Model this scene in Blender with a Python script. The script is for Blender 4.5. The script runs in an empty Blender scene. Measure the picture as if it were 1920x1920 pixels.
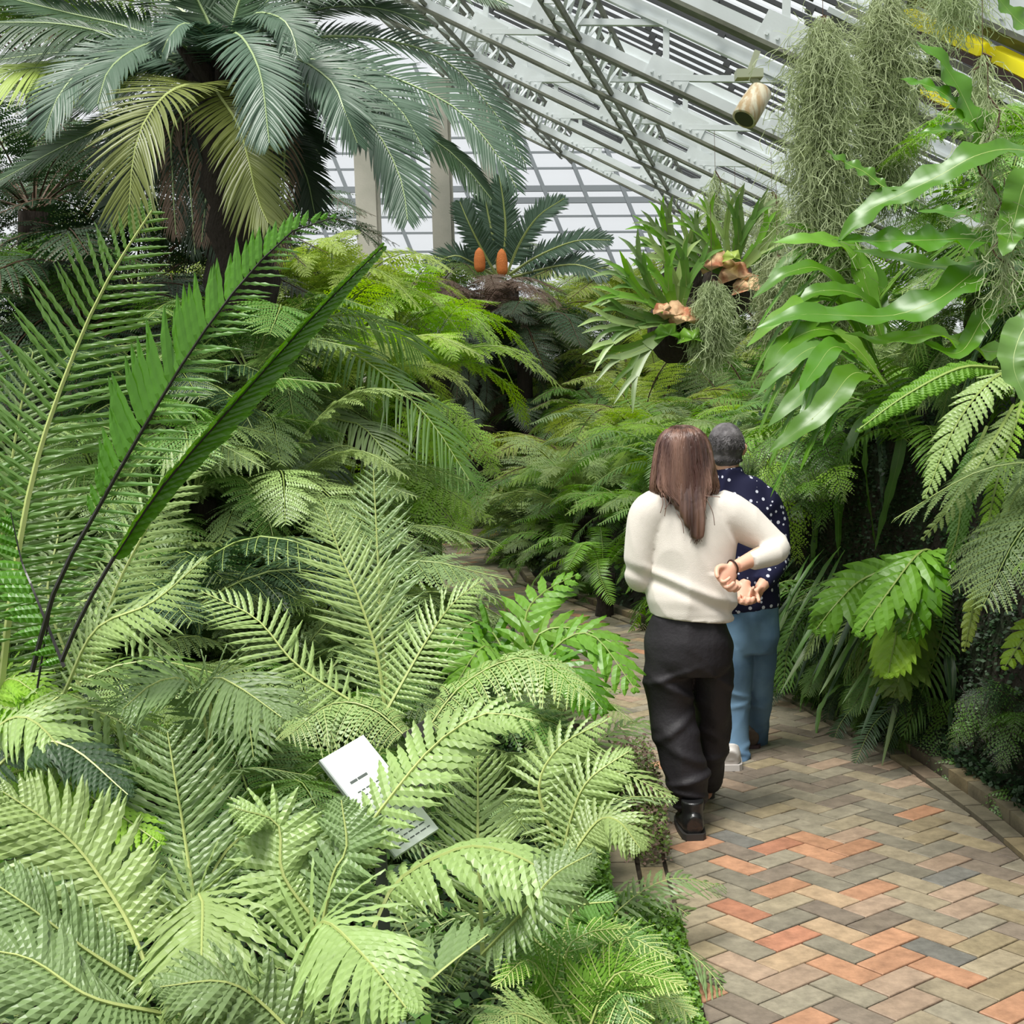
import bpy, math, random
import numpy as np
from mathutils import Vector, Matrix
random.seed(7); RNG = np.random.default_rng(7)
SC = bpy.context.scene
COL = SC.collection
PI = math.pi

# ------------------------------------------------------------------ camera
F, CX, CY = 2500.0, 960.0, 960.0
PITCH, ROLL, EYE = math.radians(4.3), math.radians(-1.9), 1.63
cp, sp, cr, sr = math.cos(PITCH), math.sin(PITCH), math.cos(ROLL), math.sin(ROLL)
R0, U0, D0 = np.array([1., 0, 0]), np.array([0, sp, cp]), np.array([0, cp, -sp])
R1, U1 = cr*R0+sr*U0, cr*U0-sr*R0
cam_data = bpy.data.cameras.new('camera'); cam = bpy.data.objects.new('camera', cam_data); COL.objects.link(cam)
cam_data.sensor_fit = 'HORIZONTAL'; cam_data.sensor_width = 36; cam_data.lens = 36*F/1920
cam_data.clip_end = 300; cam_data.clip_start = .05
M = Matrix(((R1[0], U1[0], -D0[0], 0), (R1[1], U1[1], -D0[1], 0), (R1[2], U1[2], -D0[2], EYE), (0, 0, 0, 1)))
cam.matrix_world = M
SC.camera = cam

def ray(px, py):
    return D0 + R1*((px-CX)/F) - U1*((py-CY)/F)
def at(px, py, Y):
    """the place at ground distance Y in front of the entrance that the photograph shows at px, py"""
    d = ray(px, py); return np.array([0, 0, EYE]) + d*(Y/d[1])
def gnd(px, py, z=0.):
    d = ray(px, py); return np.array([0, 0, EYE]) + d*((z-EYE)/d[2])

# ------------------------------------------------------------------ sky, sun, exposure
W = bpy.data.worlds.new('overcast_sky'); SC.world = W; W.use_nodes = True
bg = W.node_tree.nodes['Background']; bg.inputs[0].default_value = (.95, .98, 1.0, 1); bg.inputs[1].default_value = .74
sd = bpy.data.lights.new('sun', 'SUN'); sun = bpy.data.objects.new('sun', sd); COL.objects.link(sun)
sd.energy = 4.1; sd.angle = math.radians(24); sd.color = (1, .98, .93)
sun.rotation_euler = Vector((.22, .38, -1.0)).to_track_quat('-Z', 'Y').to_euler()
vs = SC.view_settings; vs.view_transform = 'Standard'; vs.look = 'None'; vs.gamma = 1; vs.use_curve_mapping = False
vs.exposure = 0.3
SC.cycles.max_bounces = 7; SC.cycles.diffuse_bounces = 3; SC.cycles.glossy_bounces = 2
SC.cycles.transmission_bounces = 4; SC.cycles.transparent_max_bounces = 10
SC.cycles.caustics_reflective = False; SC.cycles.caustics_refractive = False

# ------------------------------------------------------------------ helpers
def lin(c):
    return tuple(((v/255.)/12.92 if v/255. <= .04045 else ((v/255.+.055)/1.055)**2.4) for v in c)
def tag(o, label=None, cat=None, group=None, kind=None):
    if label: o['label'] = label
    if cat: o['category'] = cat
    if group: o['group'] = group
    if kind: o['kind'] = kind
    return o
def link(name, me, parent=None):
    o = bpy.data.objects.new(name, me); COL.objects.link(o)
    if parent is not None: o.parent = parent
    return o
def empty(name, loc, label=None, cat=None, group=None):
    o = bpy.data.objects.new(name, None); COL.objects.link(o); o.location = Vector(loc); o.empty_display_size = .1
    return tag(o, label, cat, group)

class MB:
    """collects vertices and faces with a material slot number each"""
    def __init__(s): s.v = []; s.f = []; s.m = []; s.n = 0
    def add(s, v, f, m=0):
        v = np.asarray(v, float).reshape(-1, 3); s.v.append(v)
        for q in f: s.f.append(tuple(int(i)+s.n for i in q)); s.m.append(m)
        s.n += len(v)
    def quads(s, v, q, m=0):
        v = np.asarray(v, float).reshape(-1, 3); s.v.append(v)
        q = np.asarray(q)+s.n; s.f.extend(map(tuple, q.tolist())); s.m.extend([m]*len(q)); s.n += len(v)
    def box(s, c, h, m=0, ax=None):
        c = np.asarray(c, float); A = np.eye(3) if ax is None else np.asarray(ax, float)
        k = np.array([[x, y, z] for x in (-1, 1) for y in (-1, 1) for z in (-1, 1)], float)*np.asarray(h)
        s.add(c+k@A, [(0, 1, 3, 2), (4, 6, 7, 5), (0, 4, 5, 1), (2, 3, 7, 6), (0, 2, 6, 4), (1, 5, 7, 3)], m)
    def beam(s, a, b, w, h, up=(0, 0, 1), m=0):
        a, b = np.asarray(a, float), np.asarray(b, float); d = b-a; L = np.linalg.norm(d); d = d/L
        u = np.asarray(up, float); x = np.cross(d, u); x /= np.linalg.norm(x); u = np.cross(x, d)
        s.box((a+b)/2, (L/2, w/2, h/2), m, np.array([d, x, u]))
    def tube(s, pts, rad, n=6, m=0, flat=1., cap=True):
        pts = np.asarray(pts, float); rad = np.broadcast_to(np.asarray(rad, float), (len(pts),))
        T = np.gradient(pts, axis=0); T /= np.linalg.norm(T, axis=1)[:, None]+1e-9
        r = np.array([0, 0, 1.]) if abs(T[0][2]) < .9 else np.array([1., 0, 0])
        V = []
        for i in range(len(pts)):
            x = np.cross(T[i], r); x /= np.linalg.norm(x)+1e-9; y = np.cross(x, T[i]); r = y
            a = np.arange(n)*2*PI/n
            V.append(pts[i]+rad[i]*(np.cos(a)[:, None]*x+flat*np.sin(a)[:, None]*y))
        k = len(pts); Fq = [(i*n+j, i*n+(j+1) % n, (i+1)*n+(j+1) % n, (i+1)*n+j) for i in range(k-1) for j in range(n)]
        if cap: Fq += [tuple(range(n))[::-1], tuple((k-1)*n+j for j in range(n))]
        s.add(np.concatenate(V), Fq, m)
    def rings(s, R, m=0, cap=True):
        """R: list of equal-length closed rings of points"""
        n = len(R[0]); k = len(R)
        Fq = [(i*n+j, i*n+(j+1) % n, (i+1)*n+(j+1) % n, (i+1)*n+j) for i in range(k-1) for j in range(n)]
        if cap: Fq += [tuple(range(n))[::-1], tuple((k-1)*n+j for j in range(n))]
        s.add(np.concatenate(R), Fq, m)
    def mesh(s, name, mats, smooth=False):
        me = bpy.data.meshes.new(name)
        V = np.concatenate(s.v) if s.v else np.zeros((0, 3))
        me.from_pydata(V.tolist(), [], s.f)
        for mt in mats: me.materials.append(mt)
        if len(mats) > 1: me.polygons.foreach_set('material_index', s.m)
        if smooth: me.polygons.foreach_set('use_smooth', [True]*len(s.f))
        me.update(); return me
    def split(s, k):
        V = np.concatenate(s.v); A = MB(); B = MB()
        for mb_, w in ((A, [f for f, m in zip(s.f, s.m) if m != k]), (B, [f for f, m in zip(s.f, s.m) if m == k])):
            if not w: continue
            u = sorted({i for f in w for i in f}); mp = dict(zip(u, range(len(u)))); mb_.add(V[u], [tuple(mp[i] for i in f) for f in w])
        return A, B
    def obj(s, name, mats, parent=None, smooth=False):
        if not isinstance(mats, (list, tuple)): mats = [mats]
        return link(name, s.mesh(name, mats, smooth), parent)

def bez(P, n):
    """smooth curve through the given points (Catmull-Rom, evenly spaced)"""
    P = np.asarray(P, float)
    if len(P) == 2: return P[0]+(P[1]-P[0])*np.linspace(0, 1, n)[:, None]
    Q = np.vstack([2*P[0]-P[1], P, 2*P[-1]-P[-2]]); out = []
    for i in range(1, len(Q)-2):
        t = np.linspace(0, 1, 16, endpoint=False)[:, None]; a, b, c, d = Q[i-1:i+3]
        out.append(.5*((2*b)+(-a+c)*t+(2*a-5*b+4*c-d)*t**2+(-a+3*b-3*c+d)*t**3))
    out = np.vstack(out+[P[-1][None]])
    L = np.r_[0, np.cumsum(np.linalg.norm(np.diff(out, axis=0), axis=1))]
    s = np.linspace(0, L[-1], n)
    return np.stack([np.interp(s, L, out[:, k]) for k in range(3)], 1)
def nrm(a): return a/(np.linalg.norm(a, axis=-1, keepdims=True)+1e-9)

# ------------------------------------------------------------------ materials
def mat(name, color, rough=.6, var=0., scale=8., bump=0., bscale=40., spec=.5, metal=0., trans=0., hue=0., c2=None, c2scale=3., stretch=None, bdist=.01, sheen=0.):
    m = bpy.data.materials.new(name); m.use_nodes = True; nt = m.node_tree; N = nt.nodes; L = nt.links
    P = N['Principled BSDF']; P.inputs['Roughness'].default_value = rough; P.inputs['Metallic'].default_value = metal
    P.inputs['Specular IOR Level'].default_value = spec
    if sheen: P.inputs['Sheen Weight'].default_value = sheen
    c = lin(color)+(1,)
    tc = N.new('ShaderNodeTexCoord'); src = tc.outputs['Object']
    if stretch:
        mp = N.new('ShaderNodeMapping'); mp.inputs['Scale'].default_value = stretch; L.new(src, mp.inputs[0]); src = mp.outputs[0]
    col = None
    rgb = N.new('ShaderNodeRGB'); rgb.outputs[0].default_value = c; col = rgb.outputs[0]
    if c2 is not None:
        nz = N.new('ShaderNodeTexNoise'); nz.inputs['Scale'].default_value = c2scale; nz.inputs['Detail'].default_value = 4; L.new(src, nz.inputs['Vector'])
        rp = N.new('ShaderNodeValToRGB'); rp.color_ramp.elements[0].position = .42; rp.color_ramp.elements[1].position = .6; L.new(nz.outputs['Fac'], rp.inputs[0])
        mx = N.new('ShaderNodeMix'); mx.data_type = 'RGBA'; L.new(rp.outputs[0], mx.inputs[0]); L.new(col, mx.inputs[6]); mx.inputs[7].default_value = lin(c2)+(1,); col = mx.outputs[2]
    if var or hue:
        oi = N.new('ShaderNodeObjectInfo'); nz = N.new('ShaderNodeTexNoise'); nz.inputs['Scale'].default_value = scale; L.new(src, nz.inputs['Vector'])
        a = N.new('ShaderNodeMath'); a.operation = 'MULTIPLY_ADD'; L.new(nz.outputs['Fac'], a.inputs[0]); a.inputs[1].default_value = var*2; a.inputs[2].default_value = 1-var*1.35
        b = N.new('ShaderNodeMath'); b.operation = 'MULTIPLY_ADD'; L.new(oi.outputs['Random'], b.inputs[0]); b.inputs[1].default_value = var*.8; L.new(a.outputs[0], b.inputs[2])
        h = N.new('ShaderNodeMath'); h.operation = 'MULTIPLY_ADD'; L.new(oi.outputs['Random'], h.inputs[0]); h.inputs[1].default_value = hue; h.inputs[2].default_value = .5-hue/2
        hs = N.new('ShaderNodeHueSaturation'); L.new(b.outputs[0], hs.inputs['Value']); L.new(h.outputs[0], hs.inputs['Hue']); L.new(col, hs.inputs['Color']); col = hs.outputs[0]
    L.new(col, P.inputs['Base Color'])
    if bump:
        nz = N.new('ShaderNodeTexNoise'); nz.inputs['Scale'].default_value = bscale; nz.inputs['Detail'].default_value = 5; L.new(src, nz.inputs['Vector'])
        bp = N.new('ShaderNodeBump'); bp.inputs['Strength'].default_value = bump; bp.inputs['Distance'].default_value = bdist; L.new(nz.outputs['Fac'], bp.inputs['Height']); L.new(bp.outputs[0], P.inputs['Normal'])
    if trans:
        tr = N.new('ShaderNodeBsdfTranslucent'); g = N.new('ShaderNodeHueSaturation'); g.inputs['Value'].default_value = 1.5; g.inputs['Saturation'].default_value = 1.15; g.inputs['Hue'].default_value = .495
        L.new(col, g.inputs['Color']); L.new(g.outputs[0], tr.inputs['Color'])
        ms = N.new('ShaderNodeMixShader'); ms.inputs[0].default_value = trans; L.new(P.outputs[0], ms.inputs[1]); L.new(tr.outputs[0], ms.inputs[2]); L.new(ms.outputs[0], N['Material Output'].inputs[0])
    return m
def leafm(name, c, rough=.42, trans=.28, var=.24, hue=.012, spec=.6, scale=9):
    return mat(name, c, rough=rough, trans=trans, var=var, hue=hue, spec=spec, scale=scale)
G = dict(
 pale=leafm('pale_green_leaf', (146, 170, 102), .42, .2), grey=leafm('grey_green_leaf', (118, 142, 88), .42, .2),
 mid=leafm('mid_green_leaf', (96, 136, 60), .42), fresh=leafm('fresh_green_leaf', (112, 158, 52), .42, .34),
 lime=leafm('lime_leaf', (152, 190, 66), .45, .38), yellow=leafm('yellow_green_leaf', (166, 186, 92), .48, .32),
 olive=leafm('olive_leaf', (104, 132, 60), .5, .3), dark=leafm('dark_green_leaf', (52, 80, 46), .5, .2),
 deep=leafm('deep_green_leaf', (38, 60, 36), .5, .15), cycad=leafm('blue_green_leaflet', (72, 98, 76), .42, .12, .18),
 cyellow=leafm('yellowing_leaflet', (112, 124, 56), .42, .2, .2), gloss=leafm('glossy_leaf', (80, 128, 26), .33, .3, .15),
 brown=leafm('dead_brown_leaf', (112, 92, 78), .8, .1), silver=leafm('silvery_leaf', (128, 146, 126), .5, .15),
)
S = dict(
 ystem=mat('yellow_green_stem', (172, 184, 112), .45), cstem=mat('pale_green_midrib', (150, 170, 118), .45), gstem=mat('green_stem', (140, 160, 84), .5), bstem=mat('black_stem', (30, 26, 24), .4),
 tan=mat('tan_stem', (150, 120, 84), .6), brown=mat('brown_stem', (84, 62, 44), .7), wire=mat('dark_wiry_stem', (46, 36, 28), .6))
soil = mat('dark_soil', (40, 33, 25), .95, var=.3, scale=6, bump=.8, bscale=18, bdist=.05, c2=(32, 44, 20), c2scale=5)
bark = mat('fibrous_bark', (42, 34, 25), .95, var=.3, scale=12, bump=1, bscale=60, bdist=.03, stretch=(1, 1, .25))
rock = mat('mossy_rock', (62, 56, 46), .9, var=.3, bump=1, bscale=9, bdist=.06, c2=(44, 56, 28), c2scale=4)

# ------------------------------------------------------------------ fronds
def frond_geo(mb, P, hint=(0, 0, 1), n=30, L=.2, w=.018, a0=80, a1=45, t0=.12, prof='lance', droop=.25, vee=0., segs=6,
              wave=0, wamp=.3, rad=.004, kind='simple', m=10, curl=.0, fold=.15, one=0, jit=.06, ms=1, ml=0, rseg=14, ll=.30, seed=0, sweep=0.):
    rg = np.random.default_rng(seed)
    K = max(rseg, 8); C = bez(P, 64)
    mb.tube(C[np.linspace(0, 63, K).astype(int)], np.linspace(rad, rad*.25, K), 4, ms, cap=False)
    T = nrm(np.gradient(C, axis=0)); h = np.asarray(hint, float)
    N = nrm(h-(T@h)[:, None]*T); Sd = np.cross(T, N)
    t = np.linspace(t0, .995, n); x = (t-t0)/(1-t0)
    ln = {'lance': np.sin(PI*(x*.86+.12))**.75, 'tri': (1-x)**.7*np.clip(x*9+.55, 0, 1)+.02, 'even': np.clip(x*5+.45, 0, 1)*np.clip((1-x)*4+.12, 0, 1)**.7,
          'tip': np.clip((1-x)*1.5+.05, 0, 1)**.8*np.clip(x*3+.3, 0, 1)}[prof]*L
    idx = t*63; i0 = idx.astype(int).clip(0, 62); fr = (idx-i0)[:, None]
    lp = lambda A: A[i0]*(1-fr)+A[i0+1]*fr
    B, Tt, Nn, Ss = lp(C), nrm(lp(T)), nrm(lp(N)), nrm(lp(Sd))
    for sgn in ((1, -1) if one == 0 else (one,)):
        ang = np.radians(a0+(a1-a0)*x+rg.normal(0, 60*jit, n))[:, None]
        ve = np.radians(vee+rg.normal(0, 90*jit, n))[:, None]
        side = sgn*Ss*np.cos(ve)+Nn*np.sin(ve)
        d = nrm(np.cos(ang)*Tt+np.sin(ang)*side)
        lv = (ln*(1+rg.normal(0, jit, n)))[:, None]
        nn = nrm(Nn*np.cos(ve)-sgn*Ss*np.sin(ve)); nn = nrm(nn-(nn*d).sum(1)[:, None]*d)
        if kind == 'simple':
            s = np.linspace(0, 1, segs+1)
            sp_ = s[None, :, None]; dd = d[:, None, :]*sp_*lv[:, None, :]
            crv = B[:, None, :]+dd+np.array([0, 0, -1.])*(droop*lv)[:, None, :]*sp_**2+Tt[:, None, :]*(curl*lv)[:, None, :]*sp_**2
            tg = nrm(np.gradient(crv, axis=1)); wd = nrm(np.cross(tg, nn[:, None, :])); up = np.cross(wd, tg)
            pr = np.minimum(1, s*6+.55)*np.minimum(1, (1-s)*2.6+.02)**.8
            if wave:
                ph = (np.arange(segs+1) % 2)*2-1; prl = pr*(1+wamp*ph); 
                zz = (wamp*.5*ph*w)[None, :, None]*up
            else: prl = pr; zz = 0
            wl = w*(.55+.45*(lv/L))
            l = crv-wd*(prl[None, :, None]*wl[:, None, :]/2)-up*fold*w+zz; r = crv+wd*(prl[None, :, None]*wl[:, None, :]/2)-up*fold*w-zz
            V = np.stack([l, crv, r], 2).reshape(-1, 3)   # n, segs+1, 3
            base = (np.arange(n)[:, None]*(segs+1)+np.arange(segs)[None, :])*3
            base = base.reshape(-1)
            q = np.concatenate([np.stack([base, base+1, base+4, base+3], 1), np.stack([base+1, base+2, base+5, base+4], 1)])
            mb.quads(V, q, ml)
        else:
            # each side branch carries its own small leaflets
            mm = max(3, m); s = np.linspace(.08, 1, mm)
            crv = B[:, None, :]+d[:, None, :]*s[None, :, None]*lv[:, None, :]+np.array([0, 0, -1.])*(droop*lv)[:, None, :]*(s**2)[None, :, None]+Tt[:, None, :]*(curl*lv)[:, None, :]*(s**2)[None, :, None]
            tg = nrm(np.gradient(crv, axis=1)); wd = nrm(np.cross(tg, nn[:, None, :])); up = np.cross(wd, tg)
            lw = lv[:, None, :]*ll*(np.clip((1-s)*1.25+.08, 0, 1)**.8)[None, :, None]*(1+rg.normal(0, .1, (n, mm, 1)))
            step = lv[:, None, :]/mm
            for sg in (1, -1):
                ld = nrm(sg*wd*.85+tg*.5-up*.15+rg.normal(0, .08, (n, mm, 3)))
                tip = crv+ld*lw; midp = crv+ld*lw*.45
                hw = tg*step*.46
                V = np.stack([crv, midp-hw, tip, midp+hw], 2).reshape(-1, 3)
                b = np.arange(n*mm)*4
                mb.quads(V, np.stack([b, b+1, b+2, b+3], 1), ml)
            # thin branch rib
            V = np.stack([crv-wd*.0012, crv+wd*.0012], 2).reshape(-1, 3)
            base = ((np.arange(n)[:, None]*mm+np.arange(mm-1)[None, :])*2).reshape(-1)
            mb.quads(V, np.stack([base, base+1, base+3, base+2], 1), ms)

def strap_geo(mb, P, w=.06, hint=(0, 0, 1), n=30, prof=None, ruffle=.15, rf=6, lobe=0., lf=5, fold=.1, seed=0, ml=0, ms=1, rib=.0016):
    rg = np.random.default_rng(seed); C = bez(P, n); T = nrm(np.gradient(C, axis=0)); h = np.asarray(hint, float)
    N = nrm(h-(T@h)[:, None]*T); Sd = np.cross(T, N); x = np.linspace(0, 1, n)
    pr = np.interp(x, *zip(*(prof or [(0, .12), (.12, .35), (.4, 1), (.75, .8), (.93, .4), (1, .02)])))
    ph = rg.uniform(0, 6, 2); V = []
    for k, (u, lift) in enumerate(((-1, 1), (-.5, .35), (0, 0), (.5, .35), (1, 1))):
        sgn = np.sign(u); p = ph[0] if sgn < 0 else ph[1]
        lb = 1+lobe*np.sin(x*lf*2*PI+p)*(abs(u) > .6)
        wv = ruffle*w*np.sin(x*rf*2*PI+p*1.7+sgn)*lift*np.minimum(1, pr*1.3)
        V.append(C+Sd*(u*w/2*pr*lb)[:, None]+N*((fold*abs(u)*w*pr)+wv)[:, None])
    V = np.stack(V, 1).reshape(-1, 3)
    q = [(i*5+j, i*5+j+1, (i+1)*5+j+1, (i+1)*5+j) for i in range(n-1) for j in range(4)]
    mb.quads(V, q, ml)
    if rib: mb.tube(C-N*rib*.4, np.linspace(rib*1.6, rib*.4, n), 4, ms, cap=False)
# ------------------------------------------------------------------ ground, banks, path
PY = [1.0, 2.5, 3.7, 4.7, 5.1, 5.9, 6.6, 7.6, 8.7, 9.8, 11.6, 12.6, 15.0, 17.5, 19.5]
PL = [.35, .42, .47, .50, .53, .55, .52, .36, .05, -.35, -.95, -1.2, -1.15, -.85, -1.6]
PR = [1.45, 1.68, 1.76, 1.76, 1.76, 1.70, 1.58, 1.42, 1.20, .92, .36, .02, -.15, -.08, -.4]
def xl(y): return np.interp(y, PY, PL)
def xr(y): return np.interp(y, PY, PR)
def sm(a, b, x):
    t = np.clip((x-a)/(b-a), 0, 1); return t*t*(3-2*t)
def bank(x, y):
    """height of the planted banks either side of the path"""
    x = np.asarray(x, float); y = np.asarray(y, float)
    l = xl(y)-x; r = x-xr(y)
    HL = np.interp(y, [1, 3, 4.5, 6, 9, 13, 18, 22, 30], [.25, .3, .45, .7, 1.1, 1.6, 2.2, 2.6, 3.0])
    HR = np.interp(y, [1, 3, 7, 9, 11, 14, 18, 22, 30], [1.5, 1.6, 1.6, 1.3, 1.1, 1.2, 1.8, 2.5, 3.0])
    WR = np.interp(y, [1, 8, 10, 13, 16], [.35, .4, .6, 1.0, 1.6])
    z = np.where(l > 0, HL*sm(.12, 2.6, l), 0)+np.where(r > 0, HR*sm(.16, .16+WR, r), 0)
    z = z+sm(18.5, 21, y)*2.4*(1-sm(0, 1.5, np.maximum(l, r)))
    nz = .5*np.sin(x*3.1+1.3*np.sin(y*2.3))*np.cos(y*2.7+.5)+.3*np.sin(x*7.7+y*5.1)
    return z+nz*.09*sm(.2, .9, np.maximum(l, r))-.03
gx = np.unique(np.r_[np.linspace(-14, -2, 25), np.linspace(-2, 3, 101), np.linspace(3, 14, 23)]); gy = np.unique(np.r_[np.linspace(-3, 1, 5), np.linspace(1, 20, 153), np.linspace(20, 40, 30)])
X, Y = np.meshgrid(gx, gy); Z = bank(X, Y)
mb = MB(); nx, ny = len(gx), len(gy); I = np.arange(nx*ny).reshape(ny, nx)
mb.quads(np.stack([X, Y, Z], -1).reshape(-1, 3), np.stack([I[:-1, :-1], I[:-1, 1:], I[1:, 1:], I[1:, :-1]], -1).reshape(-1, 4))
tag(mb.obj('ground', soil, smooth=True), kind='structure')

# herringbone brick paving: one surface of cut bricks
BR = {'o': (192, 132, 88), 'p': (180, 148, 108), 'g': (148, 138, 114), 'd': (132, 124, 104), 't': (160, 144, 112), 'k': (170, 140, 112), 'r': (190, 118, 78), 'y': (156, 138, 100), 'b': (116, 114, 106), 'n': (134, 118, 100)}
known = {('H', 0, 0): 'o', ('H', 0, 1): 'd', ('H', 0, 2): 'g', ('H', 0, 3): 'r', ('H', 0, 4): 'p', ('H', 0, 5): 'g', ('H', 0, 6): 'k', ('H', 0, 7): 'g', ('H', 0, 8): 'n',
 ('V', 0, 0): 'g', ('V', 0, 1): 'n', ('V', 0, 2): 'o', ('V', 0, 3): 't', ('V', 0, 4): 'd', ('V', 0, 5): 'r', ('V', 0, 6): 'p', ('V', 0, 7): 'k', ('V', 0, 8): 'g',
 ('V', -1, 8): 'o', ('V', -1, 3): 't', ('V', -1, 4): 't', ('V', -1, 5): 't', ('V', -1, 2): 't', ('V', -1, 1): 'g', ('V', -1, 6): 'y', ('V', -1, 7): 'y', ('V', 0, -1): 'r', ('H', 1, -1): 'o', ('V', 1, -1): 'o', ('H', 1, 0): 'k',
 ('H', 1, 1): 'd', ('H', 1, 2): 'p', ('H', 1, 3): 'n', ('H', 1, 4): 'p', ('H', 1, 5): 'd', ('H', 1, 6): 'o', ('H', 1, 7): 'g', ('H', 1, 8): 'n',
 ('V', 1, 0): 'n', ('V', 1, 1): 'd', ('V', 1, 2): 'o', ('V', 1, 3): 'k', ('V', 1, 4): 'n', ('V', 1, 5): 'o', ('V', 1, 6): 'o', ('V', 1, 7): 'k', ('V', 1, 8): 'k',
 ('H', 2, 0): 'd', ('H', 2, 1): 't', ('H', 2, 2): 't', ('H', 2, 3): 'g', ('H', 2, 4): 'p', ('H', 2, 5): 'b', ('H', 2, 6): 'o', ('H', 2, 7): 't', ('H', 2, 8): 'g',
 ('V', 2, 0): 'k', ('V', 2, 1): 'b', ('V', 2, 2): 'k', ('V', 2, 3): 'k', ('V', 2, 4): 'g', ('V', 2, 5): 'y', ('V', 2, 6): 't', ('V', 2, 7): 'y', ('V', 2, 8): 'o',
 ('H', 3, 2): 'g', ('H', 3, 3): 'y', ('H', 3, 4): 'n', ('H', 3, 5): 'y', ('H', 3, 6): 'y', ('V', 2, -2): 'y', ('V', 2, -3): 'y', ('H', 1, -3): 'g', ('V', 1, -4): 'g'}
bw = .1016; YW = math.radians(-8.8); TX, TY = .655, 4.67
def pat(p, q):
    u = (p+q)*bw/2**.5; v = (q-p)*bw/2**.5
    return np.array([math.cos(YW)*u-math.sin(YW)*v+TX, math.sin(YW)*u+math.cos(YW)*v+TY])
def clip(poly, a, nrml):
    out = []
    for i in range(len(poly)):
        P0, P1 = poly[i-1], poly[i]; d0, d1 = (P0-a)@nrml, (P1-a)@nrml
        if (d0 < 0) != (d1 < 0): out.append(P0+(P1-P0)*d0/(d0-d1))
        if d1 <= 0: out.append(P1)
    return out
mb = MB(); cols = []; rg = np.random.default_rng(3)
for i in range(-12, 8):
    for j in range(-110, 24):
        for tp in 'HV':
            x0, y0, x1, y1 = (0, 0, 2, 1) if tp == 'H' else (1, 1, 2, 3)
            g = .034; a, b = 2*i+j, 2*i-j
            pg = [pat(a+x, b+y) for x, y in ((x0+g, y0+g), (x1-g, y0+g), (x1-g, y1-g), (x0+g, y1-g))]
            c = sum(pg)/4
            if not 1.0 < c[1] < 19.3: continue
            for fn, sg in ((xl, -1), (xr, 1)):
                yy = c[1]; e = fn(yy); sl = (fn(yy+.1)-fn(yy-.1))/.2; nn = np.array([1, -sl])*sg/math.hypot(1, sl)
                ct = np.array([e, yy])-nn*.012
                pg = clip(pg, ct, nn) if len(pg) >= 3 else []
            if len(pg) < 3: continue
            pg = np.array(pg); ar = .5*abs(np.sum(pg[:, 0]*np.roll(pg[:, 1], -1)-pg[:, 1]*np.roll(pg[:, 0], -1)))
            if ar < 3e-4: continue
            cc = pg.mean(0); inn = cc+(pg-cc)*(1-.003/np.maximum(.02, np.linalg.norm(pg-cc, axis=1)))[:, None]
            k = len(pg); dz = rg.normal(0, .0006)
            ch = known.get((tp, i, j)) or rg.choice(list('gtdnkyobp'), p=[.24, .24, .12, .14, .08, .08, .05, .02, .03])
            cb = np.array(lin(BR[ch])); cb = (cb*.72+cb.mean()*.28*np.array([1.06, 1, .92]))*rg.uniform(.80, .98)
            V = np.vstack([np.c_[inn, np.full(k, .004+dz)], np.c_[pg, np.full(k, .0015+dz)], np.c_[pg, np.full(k, -.03)]])
            fs = [tuple(range(k))]+[(m_, (m_+1) % k, k+(m_+1) % k, k+m_) for m_ in range(k)]+[(k+m_, k+(m_+1) % k, 2*k+(m_+1) % k, 2*k+m_) for m_ in range(k)]
            mb.add(V, [tuple(reversed(f)) for f in fs]); cols += [tuple(cb)+(1,)]*len(fs)
def brickmat():
    m = mat('clay_bricks', (160, 150, 130), .62, bump=.35, bscale=90, bdist=.004); nt = m.node_tree; N, L = nt.nodes, nt.links; P = N['Principled BSDF']
    at_ = N.new('ShaderNodeAttribute'); at_.attribute_name = 'brick'
    tc = N.new('ShaderNodeTexCoord'); nz = N.new('ShaderNodeTexNoise'); nz.inputs['Scale'].default_value = 16; nz.inputs['Detail'].default_value = 12; nz.inputs['Roughness'].default_value = .7; L.new(tc.outputs['Object'], nz.inputs[0])
    mr = N.new('ShaderNodeMapRange'); mr.inputs[1].default_value = .3; mr.inputs[2].default_value = .7; mr.inputs[3].default_value = .66; mr.inputs[4].default_value = 1.3; L.new(nz.outputs['Fac'], mr.inputs[0])
    hs = N.new('ShaderNodeHueSaturation'); L.new(mr.outputs[0], hs.inputs['Value']); L.new(at_.outputs['Color'], hs.inputs['Color']); L.new(hs.outputs[0], P.inputs['Base Color'])
    n2 = N.new('ShaderNodeTexNoise'); n2.inputs['Scale'].default_value = 3; L.new(tc.outputs['Object'], n2.inputs[0])
    m2 = N.new('ShaderNodeMapRange'); m2.inputs[3].default_value = .3; m2.inputs[4].default_value = .75; L.new(n2.outputs['Fac'], m2.inputs[0]); L.new(m2.outputs[0], P.inputs['Roughness'])
    return m
BM = brickmat()
def attr(o, cols):
    a = o.data.color_attributes.new('brick', 'FLOAT_COLOR', 'CORNER') if False else o.data.attributes.new('brick', 'FLOAT_COLOR', 'FACE')
    a.data.foreach_set('color', np.array(cols, float).reshape(-1))
o = mb.obj('floor', BM); attr(o, cols); tag(o, kind='structure')
mb = MB(); ys = np.linspace(.9, 19.5, 120)
mb.quads(np.stack([np.stack([xl(ys)-.3, ys, ys*0-.012], 1), np.stack([xr(ys)+.3, ys, ys*0-.012], 1)], 1).reshape(-1, 3), [(2*i, 2*i+1, 2*i+3, 2*i+2) for i in range(119)])
tag(mb.obj('floor_joint_bed', mat('dark_joint_sand', (58, 50, 38), .95)), kind='structure')
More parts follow.
